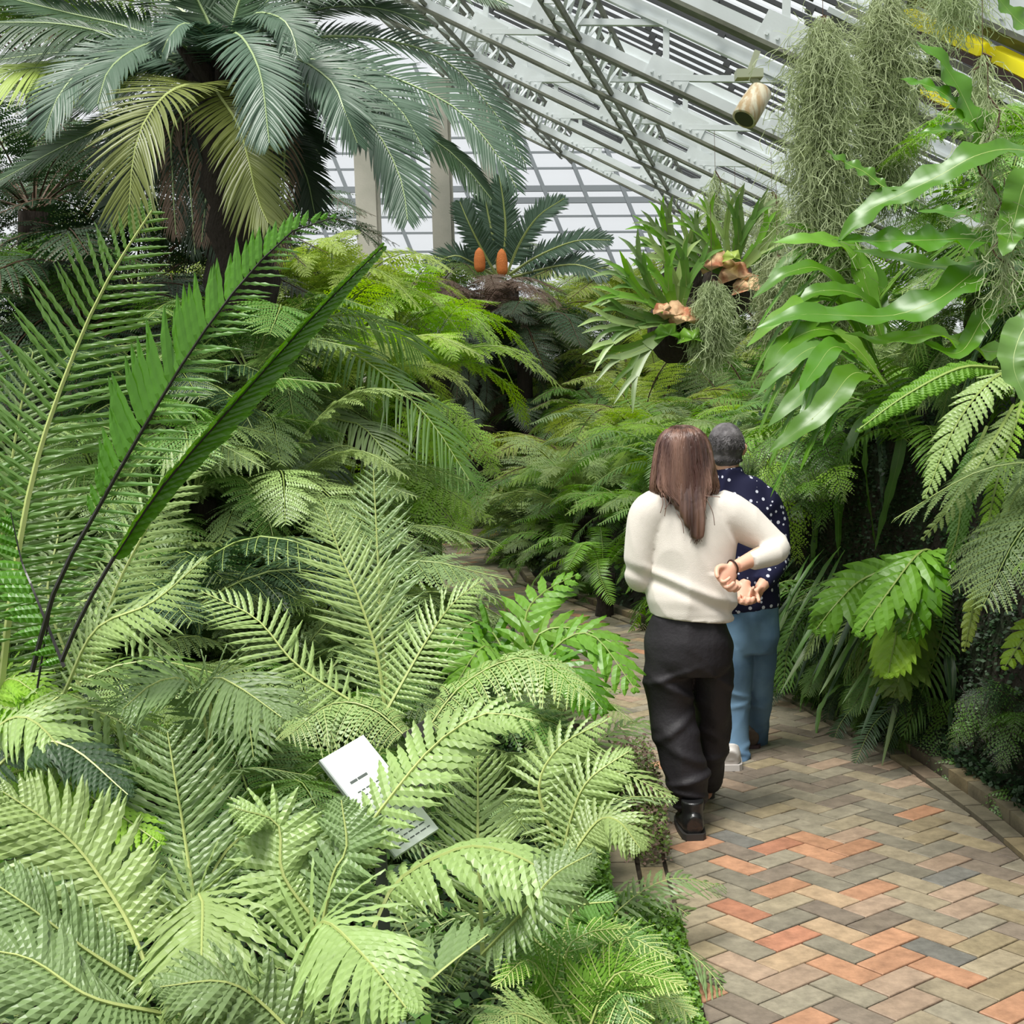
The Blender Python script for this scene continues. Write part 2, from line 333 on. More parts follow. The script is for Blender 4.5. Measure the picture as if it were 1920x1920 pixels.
# soldier-course edging: left side two rows flat, right side one flat row, a dark gap and a raised row
def edging(name, fn, rows):
    mb = MB(); cols = []
    for off, w, z0, z1, L in rows:
        y = 1.0
        while y < 19.2:
            yn = y+L; ym = (y+yn)/2; e0, e1 = fn(y+.004), fn(yn-.004)
            t = nrm(np.array([e1-e0, L, 0.])); s_ = np.array([t[1], -t[0], 0]); c = np.array([(e0+e1)/2, ym, (z0+z1)/2])+s_*off
            mb.box(c, (L/2-.004, w/2, (z1-z0)/2), 0, np.array([t, s_, [0, 0, 1]]))
            cb = np.array(lin(BR[rg.choice(list('gdtgn'))]))*.8*(.85 if z1 > .01 else 1.); cols += [tuple(cb)+(1,)]*6; y = yn
    o = mb.obj(name, BM); attr(o, cols); tag(o, kind='structure')
edging('trim_1', xl, [(-.045, .08, -.03, .012, .2), (-.15, .09, -.03, .03, .2)])
edging('trim_2', xr, [(.045, .075, -.03, .008, .2), (.145, .075, -.05, .045, .2)])

# ------------------------------------------------------------------ glasshouse roof
steel = mat('painted_grey_steel', (232, 238, 238), .5, var=.1, scale=3, bump=.1, c2=(218, 224, 222), c2scale=1.2)
steel2 = mat('weathered_olive_steel', (118, 120, 104), .6, var=.2, scale=5, c2=(92, 94, 78), c2scale=3)
dkbar = mat('dark_glazing_bar', (58, 60, 60), .6)
def glassmat(name, c, tr, fr):
    m = bpy.data.materials.new(name); m.use_nodes = True; nt = m.node_tree; N, L = nt.nodes, nt.links; P = N['Principled BSDF']
    P.inputs['Base Color'].default_value = lin(c)+(1,); P.inputs['Roughness'].default_value = .25
    t = N.new('ShaderNodeBsdfTranslucent'); t.inputs[0].default_value = lin(c)+(1,)
    g = N.new('ShaderNodeBsdfTransparent'); a = N.new('ShaderNodeMixShader'); a.inputs[0].default_value = tr; L.new(P.outputs[0], a.inputs[1]); L.new(t.outputs[0], a.inputs[2])
    b = N.new('ShaderNodeMixShader'); b.inputs[0].default_value = fr; L.new(a.outputs[0], b.inputs[1]); L.new(g.outputs[0], b.inputs[2]); L.new(b.outputs[0], N['Material Output'].inputs[0])
    return m
frost = glassmat('whitewashed_glass', (218, 224, 226), .8, .8); clear = glassmat('clear_glass', (240, 245, 250), .6, .8)
PH = math.radians(12); AX = np.array([math.sin(PH), math.cos(PH), 0])
A0 = at(960, 22, 16.)
def solveB(px, py, Ya):
    lo, hi = 8, 30
    for _ in range(60):
        m_ = (lo+hi)/2; B = at(px, py, m_)
        if (A0[1]-B[1])-math.tan(PH)*(B[0]-A0[0]) > 0: lo = m_
        else: hi = m_
    return B
B0 = solveB(1493, 275, 16.); SL = nrm(B0-A0); UPN = nrm(np.cross(SL, AX)); UPN = UPN if UPN[2] > 0 else -UPN
S0, S1 = -4.6, 8.2
T1, T0 = -7.6, 15.4
def rp(s, t, h=0.): return A0+SL*s+AX*t+UPN*h
HG = .85
for t in (-6.9, -4.0, 0, 2.8, 5.6, 8.4, 11.2, 14.0):
    mb = MB(); e = AX*.0
    for h, w in ((0, .2), (.6, .12)):
        mb.beam(rp(S0, t, h-.02), rp(S1, t, h-.02), w, .035, UPN, 1 if h == 0 else 0)
        mb.beam(rp(S0, t, h+.05), rp(S1, t, h+.05), .025, .15, UPN, 0)
    k = 0; st = 1.55
    for q, s in enumerate(np.arange(S0+.4, S1-1, st)):
        mb.beam(rp(s, t, .07), rp(s+st*.82, t, .62), .07, .07, AX, 0); mb.beam(rp(s+st*.82, t, .60), rp(s+st, t, .05), .07, .05, AX, 0)
        mb.box(rp(s, t-.02, .12), (.26, .012, .13), 0, np.array([SL, AX, UPN]))
        for b in (-.18, -.08, .08, .18): mb.box(rp(s+b, t-.04, .06), (.012, .012, .012), 0, np.array([SL, AX, UPN]))
    tag(mb.obj('ceiling_truss', [steel, steel2]), kind='structure')
for s in (-3.9, -2.2, .75, 4.6):
    mb = MB()
    for o_, h in ((-.13, .04), (.13, .04), (-.13, .5), (.13, .5)): mb.beam(rp(s+o_, T1, h), rp(s+o_, T0, h), .05, .05, UPN, 0)
    zz = np.arange(T1, T0, .34)
    for q in range(len(zz)-1):
        a_, b_ = (.04, .5) if q % 2 else (.5, .04)
        for o_ in (-.13, .13): mb.beam(rp(s+o_, zz[q], a_), rp(s+o_, zz[q+1], b_), .02, .035, SL, 1)
        mb.beam(rp(s-.13*(1 if q % 2 else -1), zz[q], .04), rp(s+.13*(1 if q % 2 else -1), zz[q+1], .04), .02, .035, UPN, 1)
    tag(mb.obj('ceiling_purlin', [steel2, steel]), kind='structure')
mb = MB(); q = np.arange(T1, T0+.1, .44)
for t in q: mb.beam(rp(S0, t, HG-.01), rp(S1, t, HG-.01), .035, .045, UPN)
for s in np.arange(S0+.3, S1, 1.1):
    for t in q: mb.box(rp(s, t-.04, HG-.05), (.04, .035, .035), 0, np.array([SL, AX, UPN]))
tag(mb.obj('ceiling_glazing_bars', dkbar), kind='structure')
mb = MB()
for t in q[:-1]: mb.box(rp((S0+S1)/2, t+.22, HG+.03), ((S1-S0)/2, .19, .004), 0, np.array([SL, AX, UPN]))
tag(mb.obj('ceiling_glass', frost), kind='structure')
# far clear-glazed slope
mb = MB(); mg = MB(); YF = 33.
def fp(px, py): return at(px, py, YF)
for py in (205, 232, 262, 290, 320, 358, 380, 410, 440, 475): mb.beam(fp(300, py), fp(1300, py-6), .10 if py in (358, 380) else .05, .14 if py in (358, 380) else .05)
for k in range(-3, 9): mb.beam(fp(480+k*74, 120), fp(660+k*74, 560), .09, .12, (0, -1, 0))
a, b, c, d = fp(250, 90), fp(1350, 90), fp(1350, 620), fp(250, 620)
off = np.array([0, .15, 0]); mg.add([a+off, b+off, c+off, d+off], [(0, 1, 2, 3)])
tag(mb.obj('wall_far', mat('mid_grey_bars', (128, 134, 138), .6)), kind='structure'); tag(mg.obj('window_1', clear), kind='structure')
# yellow-lit translucent strips over the path on the right
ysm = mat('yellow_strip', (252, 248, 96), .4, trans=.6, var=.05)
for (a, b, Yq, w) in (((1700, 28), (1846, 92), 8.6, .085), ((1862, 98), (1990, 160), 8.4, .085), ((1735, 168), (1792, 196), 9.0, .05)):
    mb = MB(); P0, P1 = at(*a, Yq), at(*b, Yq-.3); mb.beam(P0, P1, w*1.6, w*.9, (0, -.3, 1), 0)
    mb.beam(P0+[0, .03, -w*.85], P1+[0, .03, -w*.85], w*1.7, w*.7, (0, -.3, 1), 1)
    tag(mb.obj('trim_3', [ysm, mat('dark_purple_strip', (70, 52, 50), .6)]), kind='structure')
mb = MB(); mb.beam(at(1560, 18, 10.4), at(1990, 236, 9.6), .16, .04, (0, -.2, 1)); mb.beam(at(1560, 30, 10.44), at(1990, 248, 9.64), .03, .22, (0, -.2, 1), 1)
tag(mb.obj('ceiling_beam', [steel, steel2]), kind='structure')
# concrete columns
conc = mat('pale_concrete', (196, 190, 178), .8, var=.12, scale=4, bump=.2, c2=(176, 172, 160), c2scale=2)
for (x0, x1, top, bot, Yp) in ((662, 710, 180, 640, 20.), (803, 847, 150, 640, 21.), (900, 929, 200, 640, 29.)):
    mb = MB(); a, b = at((x0+x1)/2, top, Yp), at((x0+x1)/2+6, bot, Yp); a[0] = b[0] = (a[0]+b[0])/2; w = (x1-x0)/F*Yp/2
    b[2] = bank(a[0], Yp)-.1
    mb.box((a+b)/2, (w*.78, w*.78, (a[2]-b[2])/2), 0); mb.box((a+b)/2+[w*.85, .03, 0], (w*.15, w*.6, (a[2]-b[2])/2), 0)
    tag(mb.obj('pillar', conc), kind='structure')
# ------------------------------------------------------------------ generic ferns: frond shapes shared between plants
def proto(fn, name, *a, **k):
    mb = MB(); fn(mb, *a, **k); return mb.mesh(name, [G['mid'], S['gstem']], fn is strap_geo)
CU = {0: [(0, 0, 0), (.02, .20, .32), (.05, .55, .50), (.08, .95, .38)], 1: [(0, 0, 0), (-.02, .30, .24), (-.05, .65, .24), (-.02, 1.02, -.02)],
      2: [(0, 0, 0), (.03, .30, .14), (.08, .62, -.04), (.06, .80, -.38)], 3: [(0, 0, 0), (-.02, .22, .05), (-.03, .38, -.22), (.02, .46, -.80)]}
PRO = {}
for c, pts in CU.items():
    PRO['lacy', c] = proto(frond_geo, 'frond', pts, n=20, L=.27, kind='bi', m=11, prof='tri', a0=78, a1=40, t0=.2, droop=.18, rad=.006, ll=.30, curl=.12, seed=c)
    PRO['pinn', c] = proto(frond_geo, 'frond', pts, n=24, L=.23, w=.022, prof='lance', a0=80, a1=38, t0=.14, droop=.30, segs=8, wave=1, wamp=.16, rad=.006, curl=.1, seed=10+c)
    PRO['fine', c] = proto(frond_geo, 'frond', pts, n=42, L=.13, w=.015, prof='even', a0=85, a1=60, t0=.1, droop=.2, segs=4, rad=.005, seed=20+c)
    PRO['cyc', c] = proto(frond_geo, 'frond', pts, n=44, L=.20, w=.013, prof='even', a0=68, a1=35, t0=.12, droop=.22, vee=18, segs=4, rad=.008, seed=30+c)
    PRO['tree', c] = proto(frond_geo, 'frond', pts, n=30, L=.24, kind='bi', m=13, prof='lance', a0=82, a1=50, t0=.16, droop=.22, rad=.007, ll=.20, seed=40+c)
    PRO['strap', c] = proto(strap_geo, 'frond', pts, w=.075, n=22, ruffle=.12, seed=50+c)
    PRO['lobed', c] = proto(frond_geo, 'frond', pts, n=9, L=.17, w=.055, prof='lance', a0=60, a1=30, t0=.2, droop=.2, segs=7, wave=1, wamp=.06, rad=.006, seed=60+c, fold=.05)
def set_mat(o, leaf, stem):
    for i, m in enumerate((leaf, stem)):
        o.material_slots[i].link = 'OBJECT'; o.material_slots[i].material = m
def fern(name, label, cat, group, loc, R, n, kind, shapes, leaf, stem, az=(0, 360), tilt=0., rs=1, trunk=0, lift=(0., 0.)):
    rg = np.random.default_rng(rs); loc = np.array(loc, float)
    root = empty(name, loc, label, cat, group)
    if trunk:
        mb = MB(); k = 9; zz = np.linspace(0, trunk, k); mb.tube(np.stack([.03*np.sin(zz*3), .02*np.cos(zz*4), zz], 1), .075*R**.5*(1+.25*rg.random(k)), 9)
        mb.obj('trunk', bark, root, True)
    full = az[1]-az[0] >= 359
    for i in range(n):
        a = az[0]+(az[1]-az[0])*((i+.5)/n)+rg.uniform(-.4, .4)*(az[1]-az[0])/n
        sh = shapes[i % len(shapes)]
        f = link('frond', PRO[kind, sh], root); set_mat(f, leaf, stem)
        s = R*rg.uniform(.78, 1.12)
        f.matrix_local = Matrix.Translation((0, 0, trunk)) @ Matrix.Rotation(math.radians(a-90), 4, 'Z') @ Matrix.Rotation(math.radians(rg.uniform(-12, 14)+tilt), 4, 'X') @ Matrix.Rotation(math.radians(rg.uniform(-18, 18)), 4, 'Y') @ Matrix.Diagonal((s, s, s, 1))
    if trunk > .4:
        ks = int(5+trunk*3)
        for i in range(ks):
            f = link('frond', PRO[kind, (2, 3)[i % 2]], root); set_mat(f, leaf, stem); s = R*rg.uniform(.5, .75)
            f.matrix_local = Matrix.Translation((0, 0, trunk*rg.uniform(.25, .9))) @ Matrix.Rotation(i*2.4+rg.uniform(-.3, .3), 4, 'Z') @ Matrix.Rotation(math.radians(rg.uniform(-15, 15)), 4, 'X') @ Matrix.Diagonal((s, s, s, 1))
    return root
def crown(x, y, up=0.): return (x, y, float(bank(x, y))+up)
rs = 100
def zone(name, label, cat, group, pts, **kw):
    global rs
    for p in pts:
        rs += 1; k = dict(kw); x, y = p[0], p[1]; up = p[2] if len(p) > 2 else 0
        R = k.pop('R'); R *= 1+.22*math.sin(rs*2.7); lf = k.pop('leaf'); lf = lf[rs % len(lf)]
        fern(name, label, cat, group, crown(x, y, up), R, leaf=G[lf], rs=rs, **k)
def scat(x0, x1, y0, y1, d, seed, cond=None):
    rg = np.random.default_rng(seed); out = []
    for y in np.arange(y0, y1, d):
        for x in np.arange(x0, x1, d):
            a, b = x+rg.uniform(-.35, .35)*d, y+rg.uniform(-.35, .35)*d
            if cond is None or cond(a, b): out.append((a, b))
    return out
L_ = lambda m, M_=9.: (lambda x, y: m < xl(y)-x < M_)
Rr = lambda m, M_=9.: (lambda x, y: m < x-xr(y) < M_)
def roofclear(x, y):
    return A0[2]-((x-A0[0])*UPN[0]+(y-A0[1])*UPN[1])/UPN[2]-bank(x, y)
view = lambda x, y: abs(x) < .40*y+.5
FILL = [
 # foreground bed, left
 ('wavy_fern', 'pale grey-green fern with wavy leaflets low in the left front bed', 'fern', 'low pale ferns in the left front bed', scat(-1.3, .3, 2.5, 4.5, .48, 1, lambda x, y: L_(.25)(x, y) and view(x, y)), dict(R=.46, n=9, kind='pinn', shapes=(0, 1, 1), leaf=('pale', 'grey', 'grey'), stem=S['ystem'])),
 ('lacy_fern', 'grey-green feathery fern on the left bank behind the front bed', 'fern', 'feathery ferns on the left bank', scat(-2.6, .4, 4.5, 7.6, .62, 2, lambda x, y: L_(.3)(x, y) and view(x, y)), dict(R=.68, n=10, kind='tree', shapes=(0, 1, 0), leaf=('grey', 'pale', 'mid', 'grey'), stem=S['gstem'])),
 ('wavy_fern', 'upright grey-green fern with narrow wavy leaflets on the left bank', 'fern', 'upright wavy ferns on the left bank', scat(-2.4, .2, 4.3, 7.2, .85, 12, lambda x, y: L_(.4)(x, y) and view(x, y)), dict(R=.8, n=8, kind='pinn', shapes=(0, 0, 1), leaf=('grey', 'pale', 'olive'), stem=S['ystem'])),
 ('lacy_fern', 'yellow-green feathery fern on the slope right of the big cycad', 'fern', 'yellow-green ferns above the path bend', scat(-3.2, -.7, 8.0, 13.5, .85, 3, lambda x, y: L_(.45, 4.)(x, y) and view(x, y)), dict(R=.95, n=11, kind='lacy', shapes=(0, 1, 2), leaf=('yellow', 'fresh', 'mid', 'lime'), stem=S['gstem'])),
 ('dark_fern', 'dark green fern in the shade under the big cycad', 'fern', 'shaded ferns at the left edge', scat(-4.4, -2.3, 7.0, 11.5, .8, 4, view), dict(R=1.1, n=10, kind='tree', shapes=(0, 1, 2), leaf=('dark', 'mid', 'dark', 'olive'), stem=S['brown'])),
 ('lacy_fern', 'feathery fern among the plants under the far columns', 'fern', 'ferns around the concrete columns', scat(-6.5, -.8, 13.6, 21.5, 1.25, 5, lambda x, y: view(x, y) and (L_(.6)(x, y))), dict(R=1.35, n=10, kind='lacy', shapes=(0, 1, 1), leaf=('mid', 'yellow', 'pale', 'fresh'), stem=S['gstem'])),
 # right of the path, beyond the people
 ('sword_fern', 'deep green fern beside the far bend of the path', 'fern', 'green ferns right of the path bend', scat(.1, 4.2, 9.4, 13.8, .72, 6, lambda x, y: Rr(.25)(x, y) and view(x, y)), dict(R=.8, n=11, kind='fine', shapes=(0, 1, 2), leaf=('mid', 'fresh', 'grey', 'dark'), stem=S['gstem'])),
 ('lacy_fern', 'olive feathery fern on the far bank behind the path', 'fern', 'olive ferns on the far bank', scat(-.8, 6.8, 14.0, 21, 1.2, 7, lambda x, y: Rr(.5)(x, y) and view(x, y) and roofclear(x, y) > 1.6), dict(R=1.3, n=11, kind='tree', shapes=(0, 1, 1), leaf=('olive', 'mid', 'yellow', 'grey'), stem=S['brown'])),
 ('lacy_fern', 'tall feathery fern below the far glass roof', 'fern', 'tall ferns at the far end', scat(-7, 9, 21.5, 28, 1.9, 8, lambda x, y: view(x, y) and roofclear(x, y) > 2.4), dict(R=1.9, n=11, kind='tree', shapes=(0, 1, 1), leaf=('yellow', 'mid', 'olive', 'pale'), stem=S['brown'], trunk=.6)),
]
for nm, lb, ct, gp, pts, kw in FILL: zone(nm, lb, ct, gp, pts, **kw)
# right wall: fronds leaning out of the rock over the path
rgw = np.random.default_rng(77)
zone('kerb_fern', 'leafy fern hugging the right kerb beyond the couple', 'fern', 'ferns along the far right kerb', scat(-.2, 2.6, 8.3, 15.5, .5, 61, lambda x, y: .22 < x-xr(y) < 1.1), R=.62, n=10, kind='tree', shapes=(1, 2, 0), leaf=('pale', 'mid', 'fresh', 'grey', 'lime'), stem=S['gstem'])
zone('kerb_fern', 'yellow-green fern hugging the left side of the path where it bends away', 'fern', 'ferns along the far left kerb', scat(-3.2, .4, 7.6, 15.5, .55, 62, lambda x, y: (.25 if y < 10.5 else .7) < xl(y)-x < 1.3), R=.62, n=10, kind='lacy', shapes=(1, 2, 0), leaf=('lime', 'fresh', 'pale', 'yellow'), stem=S['gstem'])
zone('feathery_fern', 'grey-green fern in front of the cycad trunk', 'fern', 'ferns in front of the cycad trunk', scat(-2.6, -.9, 5.6, 7.2, .55, 63, view), R=.95, n=11, kind='tree', shapes=(0, 0, 1), leaf=('grey', 'pale', 'mid', 'dark'), stem=S['gstem'])
WALL = [('hanging_fern', 'narrow sword fern hanging from the right bank over the kerb', 'narrow ferns hanging on the right bank', 'fine', ('mid', 'fresh', 'dark'), .75, (2, 3, 3)),
        ('hanging_fern', 'drooping wavy fern on the upper right bank', 'wavy ferns on the upper right bank', 'pinn', ('mid', 'pale', 'dark'), .62, (2, 3, 1)),
        ('strap_fern', 'strap-leaved fern with long narrow blades trailing toward the path', 'strap ferns trailing on the right bank', 'strap', ('mid', 'dark', 'grey'), .62, (2, 3, 2)),
        ('lacy_fern', 'fine feathery fern on the right bank', 'fine feathery ferns on the right bank', 'tree', ('mid', 'fresh', 'grey'), .62, (1, 2, 2))]
for k in range(104):
    y = 3.2+6.6*((k*.618) % 1); u = ((k*.377) % 1); u = .12+.88*u
    if y < 6.0 and u < .7: continue
    x = xr(y)+.17+.36*u**1.2
    nm, lb, gp, kd, lf, R, sh = WALL[k % 4 if u > .3 else (0, 2)[k % 2]]
    rs += 1
    fern(nm, lb, 'fern', gp, (x, y, max(.12, float(bank(x, y)))), R*(.8+.5*rgw.random())*(.6 if u < .45 else 1), 8, kd, sh if u > .45 else (3, 3, 2), G[lf[k//4 % 3] if u > .45 else ('dark', 'mid')[k % 2]], S['gstem'], az=(105, 265), rs=rs)
for (px, py, Yd, R_, lf, kd, sd_) in ((1640, 500, 6.4, .8, 'mid', 'tree', 1), (1760, 450, 5.9, .8, 'fresh', 'pinn', 2), (1880, 400, 5.6, .85, 'mid', 'tree', 3), (1560, 560, 6.9, .7, 'fresh', 'fine', 4), (1720, 570, 5.8, .7, 'grey', 'tree', 5), (1860, 520, 5.3, .7, 'dark', 'pinn', 6), (1930, 260, 5.8, .8, 'fresh', 'tree', 7), (1480, 640, 7.6, .7, 'pale', 'tree', 8), (1820, 620, 5.4, .6, 'mid', 'fine', 9)):
    b = at(px, py, Yd); b[0] = max(b[0], float(xr(Yd))+.62); z = float(bank(b[0], b[1])); fern('bank_fern', 'bushy fern raised on the right bank', 'fern', 'raised ferns on the right bank', (b[0], b[1], z), R_, 12, kd, (0, 1, 2), G[lf], S['gstem'], rs=900+sd_, trunk=max(.1, b[2]-z-.15))
for (px, py, Yd, R_, lf) in ((430, 760, 6.9, .95, 'grey'), (520, 880, 6.6, .85, 'pale'), (360, 860, 6.4, .85, 'mid'), (470, 640, 7.2, .9, 'mid'), (300, 720, 6.8, .9, 'dark'), (580, 960, 6.6, .8, 'grey'), (200, 900, 6.2, .9, 'grey')):
    b = at(px, py, Yd); z = float(bank(b[0], b[1])); fern('feathery_fern', 'grey-green fern hiding the cycad trunk', 'fern', 'ferns hiding the cycad trunk', (b[0], b[1], z), R_, 13, 'tree', (0, 1, 2), G[lf], S['gstem'], rs=int(px+py), trunk=max(.05, b[2]-z-.2))
for k, (x, y) in enumerate(scat(2.1, 5.2, 3.6, 10.5, .75, 9, lambda x, y: Rr(.45)(x, y) and view(x, y))):
    rs += 1; kd = ('tree', 'pinn', 'fine')[k % 3]
    fern('bank_fern', 'bushy green fern on top of the right bank', 'fern', 'ferns on top of the right bank', crown(x, y), .75, 10, kd, (0, 1, 2), G[('mid', 'fresh', 'grey', 'mid')[k % 4]], S['gstem'], rs=rs)
# ------------------------------------------------------------------ plants one can point at
HS = 500; YS = 1.0
def yw(px):
    yy = np.linspace(3, 12, 200); return float(np.interp(-(px-960)/F, -(xr(yy)+.2)/yy, yy))
def hframe(name, label, cat, base, group=None):
    o = empty(name, base, label, cat, group); return o
def hf(root, pts, leaf='pale', stem='ystem', hint=(0, -.5, 1), name='frond', **k):
    """one frond through places seen at px, py, distance"""
    global HS; HS += 1
    P = np.array([at(p[0], p[1], p[2]*YS) for p in pts])-np.array(root.location)
    for kk in ('L', 'w', 'rad'):
        if kk in k: k[kk] *= YS
    fn = k.pop('fn', frond_geo); k.setdefault('seed', HS)
    mb = MB(); fn(mb, P, hint=hint, **k)
    A, B = mb.split(1); o = A.obj(name, G[leaf] if isinstance(leaf, str) else leaf, root, fn is strap_geo)
    if B.n: B.obj('midrib', S[stem] if isinstance(stem, str) else stem, o)
    return o

# big cycad upper left
YC = 7.5; cb = at(425, 140, YC)
base = np.array([cb[0], cb[1]+.15, float(bank(cb[0], YC))])
cyc = hframe('cycad', 'big blue-green cycad with arching stiff fronds and a dark trunk, upper left', 'cycad', base)
mb = MB(); zz = np.linspace(0, cb[2]-base[2]-.05, 22); rr = .19+.035*(np.arange(22) % 2)
mb.tube(np.stack([zz*0, zz*0, zz], 1), rr, 12); mb.obj('trunk', bark, cyc, True)
mb = MB(); cc = cb-base
for q_ in range(26):
    a_ = q_*2.4; e_ = .25+.9*(q_/26); h_ = np.array([math.cos(a_)*math.cos(e_), math.sin(a_)*math.cos(e_), math.sin(e_)]); mb.tube([cc+[0, 0, -.25], cc+[0, 0, -.12]+h_*.16, cc+[0, 0, -.08]+h_*.34], [.07, .05, .016], 6)
mb.obj('crown', bark, cyc, True)
CY_ = dict(n=74, prof='even', a0=72, a1=30, t0=.06, droop=.12, vee=10, segs=4, rad=.011, fold=.12, curl=.14, jit=.035)
def cf(pts, leaf='cycad', L=.235, w=.017, hint=(0, -.75, .8), **k):
    d = dict(CY_); d.update(k); return hf(cyc, pts, leaf, 'ystem' if leaf == 'cyellow' else 'cstem', hint, L=L, w=w, **d)
y = YC
cf([(412, 135, y), (440, 62, y-.45), (486, 130, y-.75), (505, 268, y-.9)], L=.26)
cf([(395, 130, y), (330, 78, y-.25), (262, 88, y-.5), (205, 130, y-.7), (183, 195, y-.8)])
cf([(380, 140, y), (250, 92, y-.1), (165, 120, y-.3), (110, 180, y-.45), (84, 246, y-.5)])
cf([(420, 175, y-.1), (370, 158, y-.5), (318, 172, y-.8), (272, 225, y-.95), (249, 300, y-1), (241, 415, y-1)], 'cyellow', L=.30, w=.015, n=64)
cf([(425, 175, y-.1), (405, 168, y-.3), (445, 230, y-.6), (466, 300, y-.7), (482, 370, y-.72), (503, 418, y-.75)], 'cyellow', L=.27, w=.016)
cf([(380, 145, y), (290, 112, y+.1), (150, 124, y), (40, 130, y-.2), (-60, 160, y-.3)], 'yellow', L=.30, droop=.5, n=70)
cf([(445, 140, y), (540, 108, y-.3), (618, 150, y-.5), (645, 205, y-.6), (670, 268, y-.6)])
cf([(435, 120, y), (470, 32, y-.3), (522, 32, y-.5), (548, 62, y-.6), (558, 104, y-.65)], L=.2)
cf([(455, 150, y), (600, 165, y-.2), (690, 228, y-.35), (737, 300, y-.4), (756, 355, y-.45), (764, 412, y-.5)], 'cycad', L=.25)
cf([(450, 130, y), (560, 108, y), (660, 140, y-.1), (745, 200, y-.2), (792, 274, y-.25)], 'cycad', L=.22)
cf([(450, 130, y), (560, 100, y+.1), (700, 132, y+.1), (850, 200, y), (932, 290, y-.1), (968, 352, y-.1)], 'cycad', L=.24, n=70)
cf([(450, 115, y), (550, 74, y+.2), (700, 72, y+.3), (830, 110, y+.3), (915, 195, y+.2), (985, 305, y+.2)], 'cycad', L=.2, n=66)
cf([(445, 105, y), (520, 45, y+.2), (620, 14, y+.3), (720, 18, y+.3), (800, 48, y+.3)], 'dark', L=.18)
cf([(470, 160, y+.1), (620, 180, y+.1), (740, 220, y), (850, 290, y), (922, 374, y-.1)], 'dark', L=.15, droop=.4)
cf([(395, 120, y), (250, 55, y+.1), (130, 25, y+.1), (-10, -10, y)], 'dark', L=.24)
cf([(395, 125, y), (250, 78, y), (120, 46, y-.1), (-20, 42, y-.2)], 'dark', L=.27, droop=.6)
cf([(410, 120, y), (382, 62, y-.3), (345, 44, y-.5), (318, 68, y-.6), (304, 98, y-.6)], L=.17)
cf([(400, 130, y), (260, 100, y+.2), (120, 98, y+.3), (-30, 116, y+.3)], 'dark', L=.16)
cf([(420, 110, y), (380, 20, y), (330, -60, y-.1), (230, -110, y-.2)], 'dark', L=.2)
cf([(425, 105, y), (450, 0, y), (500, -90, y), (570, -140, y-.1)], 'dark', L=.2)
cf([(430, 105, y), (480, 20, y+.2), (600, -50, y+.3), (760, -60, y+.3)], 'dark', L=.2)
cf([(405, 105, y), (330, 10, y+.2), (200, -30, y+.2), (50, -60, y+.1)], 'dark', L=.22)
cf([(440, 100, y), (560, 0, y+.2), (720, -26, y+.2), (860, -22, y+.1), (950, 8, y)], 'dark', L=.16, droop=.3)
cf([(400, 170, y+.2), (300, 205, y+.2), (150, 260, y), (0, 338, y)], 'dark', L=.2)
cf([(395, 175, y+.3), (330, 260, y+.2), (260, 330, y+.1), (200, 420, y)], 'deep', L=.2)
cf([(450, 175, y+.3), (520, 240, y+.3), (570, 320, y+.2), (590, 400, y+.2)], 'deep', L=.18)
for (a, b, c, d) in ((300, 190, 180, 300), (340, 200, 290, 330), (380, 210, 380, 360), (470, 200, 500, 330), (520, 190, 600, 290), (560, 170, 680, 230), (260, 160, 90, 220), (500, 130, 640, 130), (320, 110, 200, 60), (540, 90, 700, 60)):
    cf([(425, 150, y+.35), ((425+a)/2, (150+b)/2-12, y+.5), (a, b, y+.55), (c, d, y+.5)], 'deep', L=.2, n=50)  # added backing fronds; their dark leaf colour paints the shade inside the crown
# hanging dead skirt of the same crown
for k in range(9):
    a = 330+k*24; cf([(425, 170, y+.2), (a, 230, y+.1), (a-6+(k % 3)*8, 330, y+.05), (a+(k % 2)*12, 440+(k*37 % 60), y)], 'deep' if k % 2 else 'brown', L=.12, w=.012, n=34, droop=.7)

# foreground plants on the left
FW = dict(n=28, prof='lance', a0=80, a1=42, t0=.05, droop=.22, segs=12, wave=1, wamp=.17, rad=.006, fold=.2, curl=.16)
def plant(name, label, px, py, Y, **k):
    b = at(px, py, Y); b[2] = float(bank(b[0], b[1]))-.03
    return hframe(name, label, 'fern', b, **k)
def wf(root, pts, leaf='pale', stem='ystem', hint=(0, -.55, 1), L=.16, w=.026, **k):
    d = dict(FW); d.update(k); w *= .8; return hf(root, pts, leaf, stem, hint, L=L, w=w, **d)
q = plant('wavy_fern', 'pale fern whose two broad fronds fold over the bottom edge, left of the kerb', 560, 1840, 2.6)
wf(q, [(560, 1960, 2.75), (570, 1800, 2.85), (605, 1728, 2.8), (680, 1790, 2.62), (762, 1890, 2.5)], L=.19, w=.026, n=30, a0=66)
wf(q, [(420, 1960, 2.75), (362, 1800, 2.95), (366, 1688, 2.95), (380, 1690, 2.85), (378, 1790, 2.65), (384, 1910, 2.55)], L=.18, w=.026, n=34, a0=62, t0=.32)
wf(q, [(640, 1990, 2.5), (765, 1876, 2.6), (833, 1815, 2.65), (915, 1752, 2.7)], 'grey', L=.16, w=.028, n=18, a0=60, one=-1)
wf(q, [(600, 2000, 2.6), (500, 1890, 2.6), (420, 1840, 2.55), (300, 1850, 2.5)], 'grey', L=.13)
q = plant('wavy_fern', 'dark-gapped fern with one long diagonal frond at the left picture edge', 250, 1740, 2.8)
wf(q, [(270, 1800, 2.85), (232, 1714, 2.9), (150, 1594, 2.95), (75, 1530, 2.95), (5, 1484, 2.95)], L=.2, w=.03, n=26, a0=78, t0=.1)
